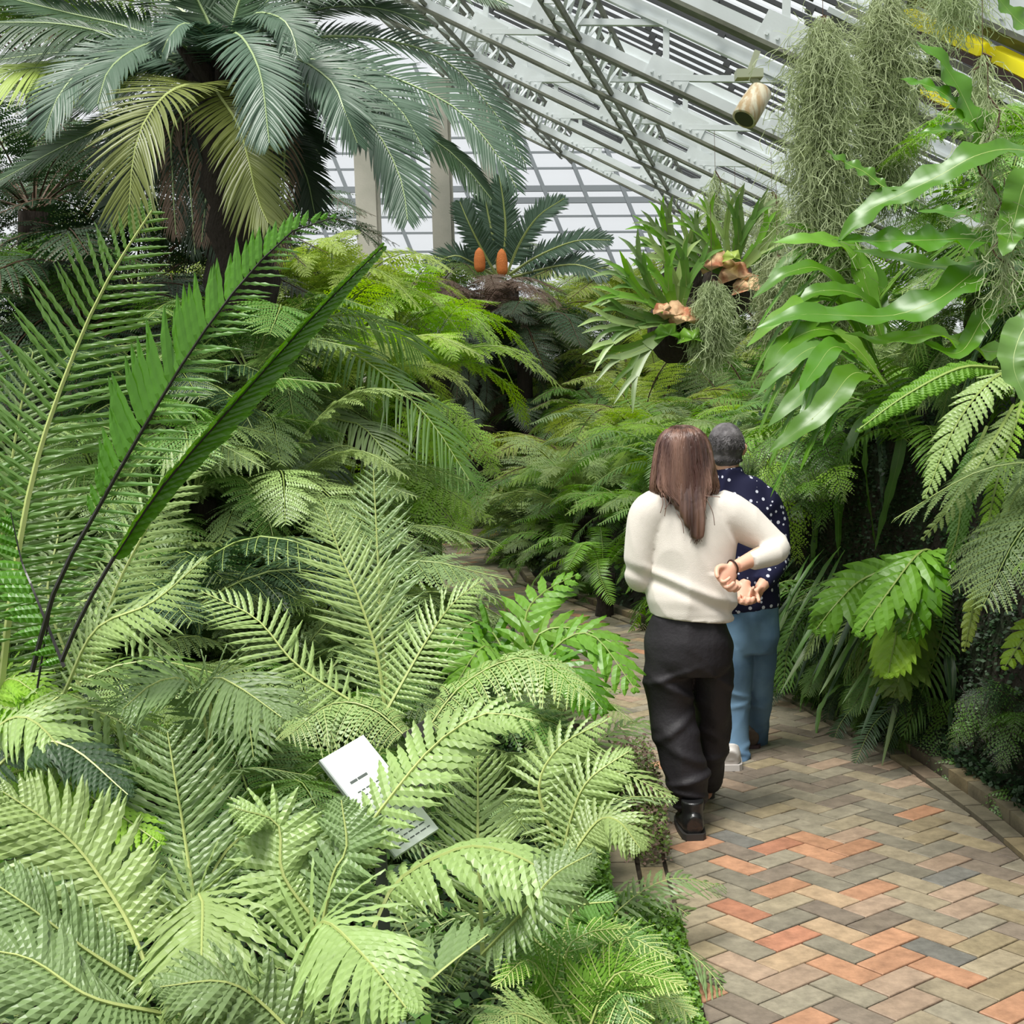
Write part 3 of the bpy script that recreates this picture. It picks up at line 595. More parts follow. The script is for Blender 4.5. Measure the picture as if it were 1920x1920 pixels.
wf(q, [(270, 1850, 2.8), (160, 1780, 2.75), (60, 1705, 2.7), (-20, 1650, 2.7)], 'grey', L=.16, w=.024)
wf(q, [(300, 1900, 2.6), (170, 1870, 2.5), (60, 1800, 2.5), (-30, 1780, 2.5)], 'grey', L=.15, w=.026)
q = plant('wavy_fern', 'upright fern with a straight yellow midrib in the lower left', 370, 1700, 3.15)
wf(q, [(372, 1760, 3.15), (362, 1680, 3.2), (345, 1560, 3.28), (330, 1470, 3.3), (314, 1372, 3.35)], 'grey', L=.21, w=.019, n=26, a0=62, a1=50, curl=.3)
wf(q, [(360, 1740, 3.2), (420, 1600, 3.3), (520, 1540, 3.3), (610, 1600, 3.2)], 'grey', L=.14, w=.02)
wf(q, [(340, 1740, 3.2), (240, 1640, 3.3), (180, 1550, 3.3), (110, 1420, 3.4)], 'grey', L=.15, w=.02)
q = plant('wavy_fern', 'pale fern arching over the foot of the plant sign', 640, 1690, 3.1)
wf(q, [(610, 1740, 3.1), (660, 1600, 3.15), (745, 1478, 3.2), (825, 1388, 3.3), (915, 1337, 3.3), (1000, 1352, 3.25)], L=.14, w=.03, n=24, a0=72, t0=.16)
wf(q, [(600, 1740, 3.1), (530, 1640, 3.1), (520, 1545, 3.15), (440, 1515, 3.1)], L=.13, w=.03)
wf(q, [(600, 1760, 3.1), (625, 1640, 3.1), (650, 1590, 3.1), (640, 1500, 3.15)], 'grey', L=.12, w=.028)
q = plant('wavy_fern', 'fern with a bent pale frond of hanging leaflets right of the sign', 900, 1740, 3.2)
wf(q, [(905, 1790, 3.2), (900, 1680, 3.25), (896, 1586, 3.3), (896, 1490, 3.4), (896, 1404, 3.45)], 'pale', L=.15, w=.014, n=26, a0=66, curl=.35)
wf(q, [(700, 1740, 3.05), (742, 1655, 3.1), (820, 1606, 3.1), (895, 1586, 3.1), (985, 1612, 3.05), (1088, 1682, 3.0)], L=.15, w=.032, n=22, a0=84, a1=40, hint=(0, -.2, 1), t0=.1, droop=.5)
wf(q, [(905, 1790, 3.1), (990, 1700, 3.0), (1040, 1640, 3.0), (1110, 1600, 3.0)], 'grey', L=.12)
q = plant('wavy_fern', 'small pale fern leaning over the groundcover by the left kerb', 1060, 1600, 3.9)
wf(q, [(1052, 1620, 3.9), (1072, 1530, 3.9), (1104, 1462, 3.9), (1180, 1408, 3.9)], L=.13, w=.02, n=22)
wf(q, [(1050, 1600, 3.95), (1010, 1480, 4.0), (1050, 1400, 4.05), (1140, 1350, 4.0)], L=.13, w=.024, n=20)
wf(q, [(1060, 1620, 3.8), (1120, 1540, 3.8), (1160, 1540, 3.75), (1200, 1590, 3.7)], L=.11, w=.02)
q = plant('lacy_fern', 'bright feathery fern spilling onto the kerb at the bottom, beside the bricks', 1120, 1880, 3.0)
LF = dict(n=24, kind='bi', m=10, prof='tri', a0=78, a1=40, t0=.1, droop=.15, rad=.004, ll=.3, curl=.15)
for k, pts in enumerate([[(1100, 1960, 3.0), (1040, 1860, 3.05), (990, 1800, 3.0), (930, 1850, 2.9)], [(1110, 1960, 3.0), (1110, 1830, 3.1), (1170, 1758, 3.1), (1260, 1800, 3.0)],
        [(1120, 1960, 3.0), (1190, 1880, 3.0), (1240, 1868, 2.95), (1300, 1905, 2.9)], [(1100, 1960, 3.0), (1060, 1800, 3.1), (1100, 1750, 3.15), (1180, 1740, 3.1)],
        [(1110, 1960, 2.9), (1150, 1890, 2.85), (1160, 1860, 2.8), (1210, 1960, 2.7)], [(1080, 1960, 2.9), (1020, 1920, 2.85), (960, 1900, 2.8), (900, 1940, 2.7)], [(1100, 1940, 2.95), (1150, 1830, 2.95), (1220, 1830, 2.9), (1285, 1850, 2.85)]]):
    hf(q, pts, ('fresh', 'mid', 'pale')[k % 3], 'ystem', (0, -.4, 1), L=.13, **LF)
q = plant('striped_fern', 'dark narrow-leaflet fern between the pale ferns and the kerb groundcover', 1080, 1770, 3.3)
for pts in ([(1060, 1800, 3.3), (1060, 1740, 3.35), (1085, 1700, 3.35), (1150, 1690, 3.3)], [(1050, 1800, 3.3), (1000, 1760, 3.3), (980, 1735, 3.3), (950, 1740, 3.25)], [(1070, 1800, 3.3), (1110, 1755, 3.3), (1150, 1750, 3.3), (1190, 1780, 3.2)]):
    wf(q, pts, 'mid', L=.09, w=.012, n=22, a0=85)
q = plant('wavy_fern', 'silvery fern with drooping tips at the left edge above the diagonal frond', 20, 1420, 3.4)
wf(q, [(-60, 1480, 3.4), (-10, 1370, 3.4), (50, 1345, 3.35), (110, 1400, 3.3), (125, 1450, 3.3)], 'pale', L=.15, w=.02)
wf(q, [(-80, 1480, 3.5), (-60, 1380, 3.5), (10, 1275, 3.5), (70, 1300, 3.45)], 'lime', L=.15, w=.022)
wf(q, [(-60, 1500, 3.4), (60, 1440, 3.4), (180, 1500, 3.3), (300, 1580, 3.2)], 'lime', L=.12, w=.022, n=26)
wf(q, [(-60, 1500, 3.3), (40, 1400, 3.3), (130, 1400, 3.3), (240, 1490, 3.2)], 'dark', L=.11, w=.022)
q = plant('umbrella_fern', 'grey-green fern with a flat roof-like frond left of centre', 400, 1420, 3.7)
wf(q, [(400, 1480, 3.7), (395, 1340, 3.75), (400, 1272, 3.7), (450, 1290, 3.6), (528, 1345, 3.5)], 'grey', L=.18, w=.018, a0=72, t0=.3)
wf(q, [(400, 1480, 3.7), (380, 1330, 3.75), (350, 1275, 3.7), (290, 1280, 3.65), (230, 1330, 3.6)], 'grey', L=.15, w=.018, a0=72, t0=.3)
q = plant('ladder_fern', 'fern with two upright ladder-like fronds in the middle of the left bank', 720, 1300, 4.4)
wf(q, [(722, 1330, 4.4), (705, 1220, 4.45), (668, 1110, 4.5), (638, 1040, 4.55), (608, 950, 4.6)], 'pale', L=.21, w=.016, n=30, a0=66, curl=.25)
wf(q, [(730, 1330, 4.5), (715, 1180, 4.6), (708, 1040, 4.7), (700, 880, 4.8)], 'grey', L=.2, w=.016, n=32, a0=66, curl=.25)
wf(q, [(720, 1340, 4.3), (800, 1200, 4.4), (850, 1130, 4.4), (900, 1090, 4.4)], 'pale', L=.15, w=.016, n=26)
wf(q, [(700, 1340, 4.3), (560, 1250, 4.3), (480, 1160, 4.35), (380, 1110, 4.4)], 'pale', L=.17, w=.018, n=26)
q = plant('lacy_fern', 'pale feathery frond arching right above the lower ferns, near the brick bend', 900, 1380, 4.2)
hf(q, [(780, 1400, 4.2), (860, 1290, 4.25), (960, 1235, 4.25), (1030, 1250, 4.2), (1100, 1310, 4.1)], 'pale', 'ystem', (0, -.3, 1), n=26, kind='bi', m=10, L=.15, prof='lance', a0=82, a1=50, t0=.12, droop=.5, rad=.004, ll=.24)
hf(q, [(780, 1400, 4.2), (700, 1330, 4.25), (620, 1320, 4.25), (540, 1380, 4.1)], 'pale', 'ystem', (0, -.3, 1), n=26, kind='bi', m=10, L=.15, prof='lance', a0=82, a1=50, t0=.12, droop=.5, rad=.004, ll=.24)
q = plant('oak_leaf_fern', 'vivid green broad-leaflet fern leaning over the bricks left of the woman', 1020, 1290, 5.2)
for k, pts in enumerate([[(1000, 1300, 5.1), (1040, 1215, 5.1), (1110, 1190, 5.05), (1190, 1290, 4.9)], [(990, 1290, 5.2), (1010, 1190, 5.2), (1090, 1180, 5.2), (1165, 1215, 5.1)], [(980, 1290, 5.2), (920, 1180, 5.3), (880, 1170, 5.2), (830, 1230, 5.1)],
        [(990, 1290, 5.2), (985, 1160, 5.3), (1020, 1110, 5.4), (1080, 1078, 5.4)], [(980, 1300, 5.1), (930, 1230, 5.0), (900, 1215, 4.9), (850, 1290, 4.8)], [(990, 1300, 5.1), (1020, 1250, 5.0), (1070, 1260, 4.9), (1130, 1330, 4.8)]]):
    wf(q, pts, ('fresh', 'fresh', 'gloss')[k % 3], 'gstem', L=.15, w=.05, n=12, wamp=.07, a0=66, a1=40, segs=8)
q = plant('lime_fern', 'yellow-green soft fern bank hanging toward the far path', 780, 980, 8.4)
for k, pts in enumerate([[(740, 960, 8.4), (760, 890, 8.3), (840, 920, 8.1), (930, 982, 8.0)], [(730, 970, 8.4), (760, 920, 8.2), (800, 980, 8.0), (828, 1060, 7.9)], [(740, 950, 8.5), (700, 880, 8.4), (720, 930, 8.0), (740, 1010, 7.9)],
        [(800, 880, 8.8), (860, 800, 8.8), (900, 830, 8.6), (935, 900, 8.5)], [(760, 940, 8.4), (820, 880, 8.3), (880, 900, 8.2), (900, 960, 8.0)], [(760, 880, 8.8), (800, 770, 8.8), (850, 770, 8.7), (900, 820, 8.6)], [(750, 950, 8.3), (800, 930, 8.1), (850, 980, 8.0), (880, 1040, 7.9)]]):
    hf(q, pts, ('lime', 'fresh', 'lime')[k % 3], 'gstem', (0, -.5, 1), n=22, kind='bi', m=9, L=.26, prof='tri', a0=78, a1=45, t0=.1, droop=.25, rad=.005, ll=.3)
q = plant('palm_leaved_cycad', 'small cycad with long drooping narrow leaflets, left of the far bend', 560, 760, 7.6)
for k, (pts, lf) in enumerate([([(520, 700, 7.8), (570, 625, 7.7), (690, 680, 7.4), (800, 780, 7.2), (880, 900, 7.1)], 'mid'), ([(520, 700, 7.8), (620, 780, 7.4), (680, 800, 7.2), (740, 870, 7.0)], 'grey'),
        ([(520, 710, 7.8), (500, 770, 7.5), (560, 820, 7.2), (620, 900, 7.0)], 'silver'), ([(520, 700, 7.9), (450, 640, 7.9), (380, 680, 7.7), (330, 760, 7.6)], 'dark'), ([(530, 690, 7.9), (600, 600, 8.0), (700, 600, 7.9), (790, 660, 7.8)], 'fresh')]):
    hf(q, pts, lf, 'gstem', (0, -.35, 1), n=44, L=.28, w=.016, prof='even', a0=66, a1=35, t0=.05, droop=.42, vee=6, segs=5, rad=.009)
# tall fronds at the left edge
q = plant('tall_fern', 'tall fern with a thick pale midrib rising at the far left edge', 10, 1300, 3.5)
wf(q, [(0, 1300, 3.5), (28, 1070, 3.5), (70, 860, 3.55), (140, 660, 3.6), (205, 520, 3.6), (285, 395, 3.6)], 'mid', hint=(.3, -.8, .3), L=.27, w=.018, n=46, a0=80, a1=45, t0=.02, segs=12, wamp=.2, curl=.1, rad=.011, droop=.12)
wf(q, [(-20, 1200, 3.6), (8, 980, 3.6), (32, 800, 3.65), (62, 660, 3.7)], 'grey', hint=(.3, -.8, .3), L=.18, w=.016, n=36, a0=75, t0=.02, segs=10, rad=.007)
wf(q, [(-60, 1250, 3.4), (-70, 1000, 3.5), (-100, 760, 3.6), (-60, 560, 3.6)], 'mid', hint=(.3, -.8, .3), L=.24, w=.018, n=36, a0=80, t0=.05, rad=.008)
q = plant('black_stemmed_fern', 'tall bright green fern with folded fronds on shiny black stems', 110, 1300, 3.3)
wf(q, [(60, 1260, 3.3), (105, 1100, 3.3), (180, 960, 3.3), (265, 810, 3.35), (370, 640, 3.4), (470, 510, 3.45), (560, 425, 3.5), (625, 408, 3.5)], 'gloss', 'bstem', hint=(.25, -.95, .35), L=.15, w=.030, n=40, a0=58, a1=38, t0=.30, one=-1, segs=8, wamp=.05, rad=.007, droop=-.1, curl=.2, prof='tip')
wf(q, [(70, 1290, 3.32), (105, 1100, 3.32), (180, 960, 3.32), (265, 810, 3.37), (370, 640, 3.42), (470, 510, 3.47), (560, 425, 3.52), (625, 408, 3.52)], 'mid', 'bstem', hint=(.25, -.8, .55), L=.12, w=.012, n=52, a0=70, a1=40, t0=.12, one=1, segs=8, wamp=.2, rad=.003, droop=.25)
wf(q, [(115, 1240, 3.2), (170, 1120, 3.2), (290, 930, 3.25), (450, 745, 3.3), (600, 580, 3.35), (718, 462, 3.4)], 'gloss', 'bstem', hint=(.9, -.35, .4), L=.085, w=.034, n=44, a0=38, a1=24, t0=.22, vee=55, segs=7, wamp=.05, rad=.006, droop=0, jit=.03)
wf(q, [(120, 1250, 3.3), (60, 1100, 3.35), (40, 1050, 3.4), (20, 960, 3.4)], 'gloss', 'bstem', L=.1, w=.03, n=16, one=-1)
for k in range(7):   # lower, separate leaflets of the black-stemmed fronds
    pass
q = plant('wavy_fern', 'pale fern with a thin yellow midrib leaning right behind the black stems', 160, 1240, 3.7)
wf(q, [(160, 1270, 3.7), (215, 1110, 3.75), (270, 1000, 3.8), (330, 890, 3.8), (400, 800, 3.85)], 'pale', L=.16, w=.016, n=34, a0=70)
wf(q, [(120, 1300, 3.6), (180, 1180, 3.6), (285, 1130, 3.6), (380, 1050, 3.6)], 'pale', L=.14, w=.018, n=26, a0=70)
wf(q, [(150, 1290, 3.7), (90, 1120, 3.8), (110, 980, 3.9), (60, 880, 3.9)], 'grey', L=.17, w=.018, n=30)

# ---- right bank: big wavy strap fronds
def sf(root, pts, leaf='gloss', w=.07, hint=(0, -.7, .7), **k):
    k.setdefault('ruffle', .12); return hf(root, pts, leaf, 'gstem', hint, fn=strap_geo, w=w, **k)
YS = 1.2
b = at(1985, 640, 4.4); q = hframe('big_strap_fern', 'large glossy fern with broad wavy lobed fronds reaching in from the right edge', 'fern', (b[0], b[1], float(bank(b[0], b[1]))-.03))
WP = [(0, .3), (.15, .6), (.4, 1), (.7, .8), (.88, .7), (1, .05)]
sf(q, [(1990, 300, 3.5), (1900, 280, 3.45), (1830, 292, 3.4), (1760, 330, 3.4), (1690, 364, 3.4), (1620, 400, 3.4), (1572, 455, 3.4)], w=.085, lobe=.2, prof=WP, leaf='gloss')
sf(q, [(1700, 356, 3.41), (1660, 352, 3.42), (1620, 322, 3.42), (1590, 308, 3.42), (1548, 282, 3.4)], w=.045, ruffle=.2)
sf(q, [(1990, 470, 3.5), (1900, 462, 3.5), (1820, 448, 3.45), (1740, 450, 3.4), (1640, 452, 3.4), (1572, 448, 3.4)], w=.085, lobe=.12, prof=WP, ruffle=.18)
sf(q, [(1960, 500, 3.6), (1850, 500, 3.5), (1760, 560, 3.4), (1680, 590, 3.4), (1600, 592, 3.35), (1500, 590, 3.3), (1420, 615, 3.3)], w=.09, lobe=.2, prof=WP, ruffle=.14)
sf(q, [(1900, 430, 3.6), (1860, 360, 3.55), (1838, 260, 3.5), (1800, 170, 3.5), (1760, 110, 3.5), (1718, 78, 3.5)], w=.075, lobe=.25, prof=WP, ruffle=.2)
sf(q, [(1850, 250, 3.5), (1800, 200, 3.5), (1750, 165, 3.5), (1688, 148, 3.5)], w=.05, lobe=.3)
sf(q, [(1860, 262, 3.55), (1800, 242, 3.55), (1760, 244, 3.5), (1722, 250, 3.5)], w=.04)
sf(q, [(1990, 160, 3.5), (1940, 70, 3.5), (1900, 30, 3.5), (1850, -30, 3.5)], w=.075, lobe=.2)
sf(q, [(1960, 560, 3.5), (1860, 580, 3.5), (1800, 660, 3.4), (1730, 640, 3.4)], w=.06, leaf='gloss')
sf(q, [(1980, 400, 3.8), (1880, 420, 3.8), (1800, 400, 3.7), (1720, 396, 3.7)], w=.06, lobe=.2)
sf(q, [(1960, 520, 3.6), (1860, 500, 3.6), (1760, 500, 3.5), (1660, 478, 3.5), (1600, 470, 3.5)], w=.06, lobe=.2)
sf(q, [(1960, 620, 3.6), (1860, 660, 3.5), (1760, 628, 3.4), (1660, 638, 3.4), (1585, 625, 3.35)], w=.055, lobe=.3, leaf='fresh', ruffle=.25)
sf(q, [(1990, 330, 3.45), (1930, 330, 3.4), (1900, 420, 3.4), (1880, 480, 3.35)], w=.09, leaf='gloss')
sf(q, [(1990, 560, 3.3), (1930, 600, 3.3), (1900, 680, 3.25), (1930, 760, 3.2)], w=.09, leaf='mid')
YS = 1.28
b = at(1640, 690, 5.9); q = hframe('fingered_fern', 'bright green fern with many pointed finger-like blades right of the grey-haired person', 'fern', (b[0]+.3, b[1]+.2, float(bank(b[0]+.3, b[1]+.2))-.02))
for k, pts in enumerate([[(1650, 690, 4.7), (1560, 520, 4.6), (1480, 510, 4.5), (1410, 560, 4.5)], [(1650, 690, 4.7), (1560, 560, 4.6), (1470, 590, 4.4), (1400, 650, 4.4)], [(1650, 700, 4.7), (1560, 620, 4.5), (1480, 640, 4.4), (1430, 700, 4.3)],
        [(1640, 700, 4.6), (1540, 650, 4.4), (1470, 690, 4.3), (1420, 740, 4.3)], [(1640, 700, 4.5), (1570, 650, 4.3), (1530, 690, 4.2), (1500, 735, 4.1)], [(1660, 650, 4.7), (1600, 480, 4.7), (1520, 450, 4.6), (1450, 455, 4.6)],
        [(1660, 650, 4.7), (1640, 520, 4.8), (1560, 440, 4.8), (1470, 420, 4.8)], [(1650, 720, 4.5), (1560, 700, 4.3), (1480, 760, 4.2), (1440, 800, 4.2)], [(1650, 720, 4.4), (1600, 700, 4.2), (1540, 770, 4.1), (1440, 850, 4.1)],
        [(1660, 720, 4.5), (1590, 640, 4.5), (1500, 620, 4.5), (1460, 650, 4.4)], [(1680, 640, 4.7), (1620, 560, 4.6), (1540, 545, 4.5), (1470, 575, 4.5)], [(1650, 600, 4.8), (1590, 480, 4.9), (1500, 480, 4.8), (1440, 520, 4.8)]]):
    sf(q, pts, ('gloss', 'fresh', 'gloss', 'mid')[k % 4], w=.075+.012*(k % 3), lobe=.08, ruffle=.06)
    for u in (.45, .62, .78):
        A_ = bez([at(p[0], p[1], p[2]*YS) for p in pts], 20); i = int(u*19); d = A_[min(i+3, 19)]-A_[i]; c = A_[i]-np.array(q.location)
        for sg in (1,):
            s_ = np.array([d[0], d[1], d[2]])*1.0+np.array([-.02, -.02, -.09-.06*u]); mb = MB(); strap_geo(mb, [c, c+s_*.6+[0, 0, .01], c+s_*1.4], w=.038, n=12, ruffle=.05); mb.obj('frond', [G['gloss'], S['gstem']], q)
YS = 1.3
b = at(1830, 700, 5.4); q = hframe('pale_wavy_fern', 'pale fern trailing long toothed fronds down the right bank', 'fern', (b[0]+.15, b[1]+.2, float(bank(b[0]+.15, b[1]+.2))-.02))
for k, (pts, lf, L, w) in enumerate([([(1900, 690, 4.0), (1850, 720, 3.8), (1790, 800, 3.7), (1735, 930, 3.6)], 'pale', .075, .022), ([(1870, 690, 4.0), (1800, 690, 3.9), (1700, 740, 3.8), (1610, 805, 3.7)], 'fresh', .05, .04),
        ([(1900, 760, 3.9), (1860, 830, 3.7), (1790, 940, 3.6), (1730, 1010, 3.6)], 'pale', .05, .018), ([(1920, 740, 3.9), (1870, 900, 3.7), (1850, 1000, 3.6), (1835, 1060, 3.6)], 'lime', .045, .016),
        ([(1960, 850, 3.8), (1920, 900, 3.6), (1880, 980, 3.5)], 'pale', .05, .02), ([(1850, 800, 3.9), (1810, 900, 3.8), (1795, 1000, 3.75), (1775, 1060, 3.75)], 'mid', .05, .02)]):
    wf(q, pts, lf, 'gstem', L=L, w=w, n=26, a0=66, a1=40, hint=(-.5, -.8, .4))
YS = 1.42
b = at(1750, 1010, 5.9); q = hframe('lobed_fern', 'yellow-green fern with large hanging lobed fronds low on the right bank', 'fern', (b[0]+.18, b[1]+.25, float(bank(b[0]+.18, b[1]+.25))-.1))
for pts, lf in (([(1760, 1040, 4.2), (1725, 1035, 4.0), (1665, 1110, 3.9), (1612, 1185, 3.85)], 'fresh'), ([(1760, 1030, 4.2), (1735, 1060, 4.0), (1720, 1120, 3.9), (1700, 1190, 3.9)], 'gloss'), ([(1740, 1080, 4.2), (1690, 1110, 4.1), (1680, 1190, 4.0), (1665, 1262, 3.9)], 'lime'),
        ([(1720, 1050, 4.3), (1620, 1085, 4.3), (1570, 1130, 4.2), (1530, 1180, 4.2)], 'fresh'), ([(1720, 1100, 4.2), (1700, 1200, 4.1), (1690, 1260, 4.0), (1675, 1300, 4.0)], 'olive')):
    wf(q, pts, lf, 'gstem', L=.12, w=.05, n=13, wamp=.06, a0=62, a1=35, segs=8, hint=(-.5, -.8, .4))
YS = 1.3
b = at(1960, 1150, 4.9); q = hframe('lobed_fern', 'lone yellow-green frond tips at the right edge over the dark recess', 'fern', (b[0]+.05, b[1]+.2, float(bank(b[0]+.05, b[1]+.2))-.1))
wf(q, [(1990, 1130, 3.7), (1940, 1170, 3.6), (1910, 1210, 3.55), (1884, 1250, 3.5)], 'lime', 'gstem', L=.06, w=.035, n=10, wamp=.06)
wf(q, [(1850, 1080, 3.9), (1830, 1120, 3.85), (1818, 1170, 3.8), (1808, 1220, 3.8)], 'yellow', 'gstem', L=.03, w=.025, n=12, wamp=.06)
YS = 1.0
# trailing straps low on the right
b = at(1560, 1150, 6.9); q = hframe('strap_fern', 'fern with thin strap blades brushing the kerb behind the couple', 'fern', (b[0]+.2, b[1]+.1, float(bank(b[0]+.2, b[1]+.1))-.02))
rq = np.random.default_rng(8)
for k in range(30):
    x0 = 1500+8*k*.9+rq.uniform(-20, 20); y0 = 1050+rq.uniform(-60, 110)+.3*(x0-1500); Yk = yw(x0)-.15
    dx = rq.uniform(-130, -40); dy = rq.uniform(110, 230)
    sf(q, [(x0, y0, Yk+.1), (x0+dx*.25, y0+dy*.2, Yk-.05), (x0+dx*.65, y0+dy*.62, Yk-.15), (x0+dx, y0+dy, Yk-.2)], ('mid', 'grey', 'dark', 'mid')[k % 4], w=.022+.012*rq.random(), ruffle=.05, hint=(-.6, -.7, .3), n=12, rib=0)
# maidenhair, lower right
def sprays(q, n, boxpx, Yr, leaf, seed, L=.22, sz=.011, dens=60):
    r = np.random.default_rng(seed)
    for k in range(n):
        px, py = r.uniform(boxpx[0], boxpx[2]), r.uniform(boxpx[1], boxpx[3]); Yk = r.uniform(*Yr) if Yr[0] > 1 else yw(px)+r.uniform(*Yr)
        a = at(px, py, Yk)-np.array(q.location); d = np.array([r.uniform(-.8, .1), r.uniform(-.8, .1), r.uniform(-.5, .35)]); d /= np.linalg.norm(d)
        P = [a, a+d*L*.4+[0, 0, .02], a+d*L*.8+[0, 0, -.03], a+d*L+[0, 0, -.09]]
        mb = MB(); frond_geo(mb, P, hint=(-.3, -.6, .8), n=14, L=L*.42, kind='bi', m=7, prof='tri', a0=70, a1=40, t0=.12, droop=.35, rad=.0016, ll=.24, seed=seed*100+k, jit=.12)
        mb.obj('frond', [G[leaf[k % len(leaf)]], S['wire']], q)
b = at(1830, 1400, 5.6); q = hframe('maidenhair_fern', 'dark green maidenhair fern spreading under the right bank by the kerb', 'fern', (b[0]+.1, b[1]+.1, float(bank(b[0]+.1, b[1]+.1))-.05))
sprays(q, 34, (1690, 1275, 1960, 1520), (-.1, .25), ('mid', 'dark', 'mid'), 5, L=.26)
b = at(1560, 900, 6.6); q = hframe('leafy_shrub', 'light green small-leaved plant right of the grey-haired person', 'shrub', (b[0]+.1, b[1]+.1, float(bank(b[0]+.1, b[1]+.1))-.05))
sprays(q, 30, (1410, 780, 1600, 960), (6.2, 6.8), ('fresh', 'lime', 'mid'), 6, L=.3)
# creeping groundcover beside the left kerb
def leaves(name, label, group, pts_fn, n, sz, mats, seed, cat='groundcover'):
    r = np.random.default_rng(seed); P = pts_fn(r, n); k = len(P); mb = MB()
    a = nrm(r.normal(0, 1, (k, 3))*[1, 1, .5]); nn = nrm(r.normal(0, .5, (k, 3))+[0, -.3, 1]); b_ = nrm(np.cross(a, nn)); s = (sz*r.uniform(.5, 1.3, k))[:, None]
    V = np.stack([P-a*s*.6, P+b_*s*.45, P+a*s*.6, P-b_*s*.45], 1).reshape(-1, 3); i = np.arange(k)*4
    half = k//2
    mb.quads(V, np.stack([i, i+1, i+2, i+3], 1)); mb.m = [0 if j < half else 1 for j in range(k)]
    o = mb.obj(name, [G[mats[0]], G[mats[1]]]); return tag(o, label, cat, group, 'stuff')
def lk(r, n):
    y = r.uniform(3.0, 5.6, n); off = r.uniform(-.06, .30, n); off = np.where((y > 3.95) & (y < 5.15), np.maximum(off, .15+r.uniform(0, .1, n)), off); x = xl(y)-.06-off
    h = np.interp(y, [3, 3.9, 4.3, 5.3, 5.6], [.06, .14, .24, .2, .1])*np.clip(1.15-((off-.15)/.24)**2, 0, 1)
    return np.stack([x, y, .02+np.maximum(0, bank(x, y))*.6+h*r.uniform(.35, 1, n)], 1)
leaves('groundcover', 'tiny-leaved bright green groundcover spilling over the left brick kerb', None, lk, 26000, .016, ('fresh', 'mid'), 3)
def lk2(r, n):
    y = r.uniform(4.6, 5.9, n); x = xl(y)-.02-r.uniform(-.05, .12, n); return np.stack([x, y, .02+r.uniform(0, .16, n)], 1)
leaves('dry_groundcover', 'brownish dry twiggy groundcover on the kerb left of the black boots', None, lk2, 5000, .014, ('brown', 'olive'), 4)
def rk(r, n):
    y = r.uniform(3.4, 9.5, n); off = r.uniform(.14, .5, n); x = xr(y)+off; return np.stack([x, y, np.maximum(0, bank(x, y))+r.uniform(.0, .14, n)], 1)
leaves('wall_creeper', 'small dark leaves creeping over the foot of the right bank', None, rk, 26000, .022, ('dark', 'deep'), 6)
def mk(r, n):
    y = r.uniform(8, 26, n); x = r.uniform(-.42, .42, n)*y; ok = ((x < xl(y)-.2) | (x > xr(y)+.2)) & (roofclear(x, y) > .9); x, y = x[ok], y[ok]
    return np.stack([x, y, bank(x, y)+r.uniform(.0, .35, len(x))], 1)
leaves('undergrowth', 'leafy undergrowth covering the soil between the distant ferns', None, mk, 60000, .05, ('dark', 'mid'), 7)
def fk(r, n):
    y = r.uniform(2.2, 8, n); x = r.uniform(-.46, .1, n)*y; ok = (x < xl(y)-.3); x, y = x[ok], y[ok]
    return np.stack([x, y, bank(x, y)+r.uniform(.0, .2, len(x))], 1)
leaves('undergrowth', 'small leaves and shoots on the dark soil under the front ferns', None, fk, 30000, .03, ('dark', 'mid'), 8)
# ------------------------------------------------------------------ the two people
from mathutils import noise
def etube(mb, pts, ra, rb=None, ref=(1, 0, 0), n=18, m=0, k=24, smooth=True, pw=2.0):
    pts = np.asarray(pts, float); ra = np.broadcast_to(np.asarray(ra, float), (len(pts),)); rb = ra if rb is None else np.broadcast_to(np.asarray(rb, float), (len(pts),))
    if smooth and len(pts) > 2:
        L = np.r_[0, np.cumsum(np.linalg.norm(np.diff(pts, axis=0), axis=1))]; L /= L[-1]; u = np.linspace(0, 1, k)
        C = bez(pts, k)
        ra = np.interp(u, L, ra); rb = np.interp(u, L, rb)
        for _ in range(2): ra[1:-1] = (ra[:-2]+2*ra[1:-1]+ra[2:])/4; rb[1:-1] = (rb[:-2]+2*rb[1:-1]+rb[2:])/4
        pts = C
    T = nrm(np.gradient(pts, axis=0)); ref = np.asarray(ref, float); a = np.arange(n)*2*PI/n; R = []
    ca = np.sign(np.cos(a))*abs(np.cos(a))**(2/pw); sa = np.sign(np.sin(a))*abs(np.sin(a))**(2/pw)
    for i in range(len(pts)):
        x = ref-(ref@T[i])*T[i]; x = nrm(x); y = np.cross(T[i], x)
        R.append(pts[i]+ca[:, None]*x*ra[i]+sa[:, None]*y*rb[i])
    mb.rings(R, m)
def ball(mb, c, r, n=14, m=0):
    r = np.broadcast_to(np.asarray(r, float), (3,)); R = []
    for j in range(1, n):
        t = PI*j/n; a = np.arange(2*n)*PI/n; R.append(np.asarray(c)+np.stack([np.cos(a)*np.sin(t), np.sin(a)*np.sin(t), np.full(2*n, -np.cos(t))], 1)*r)
    mb.rings(R, m)
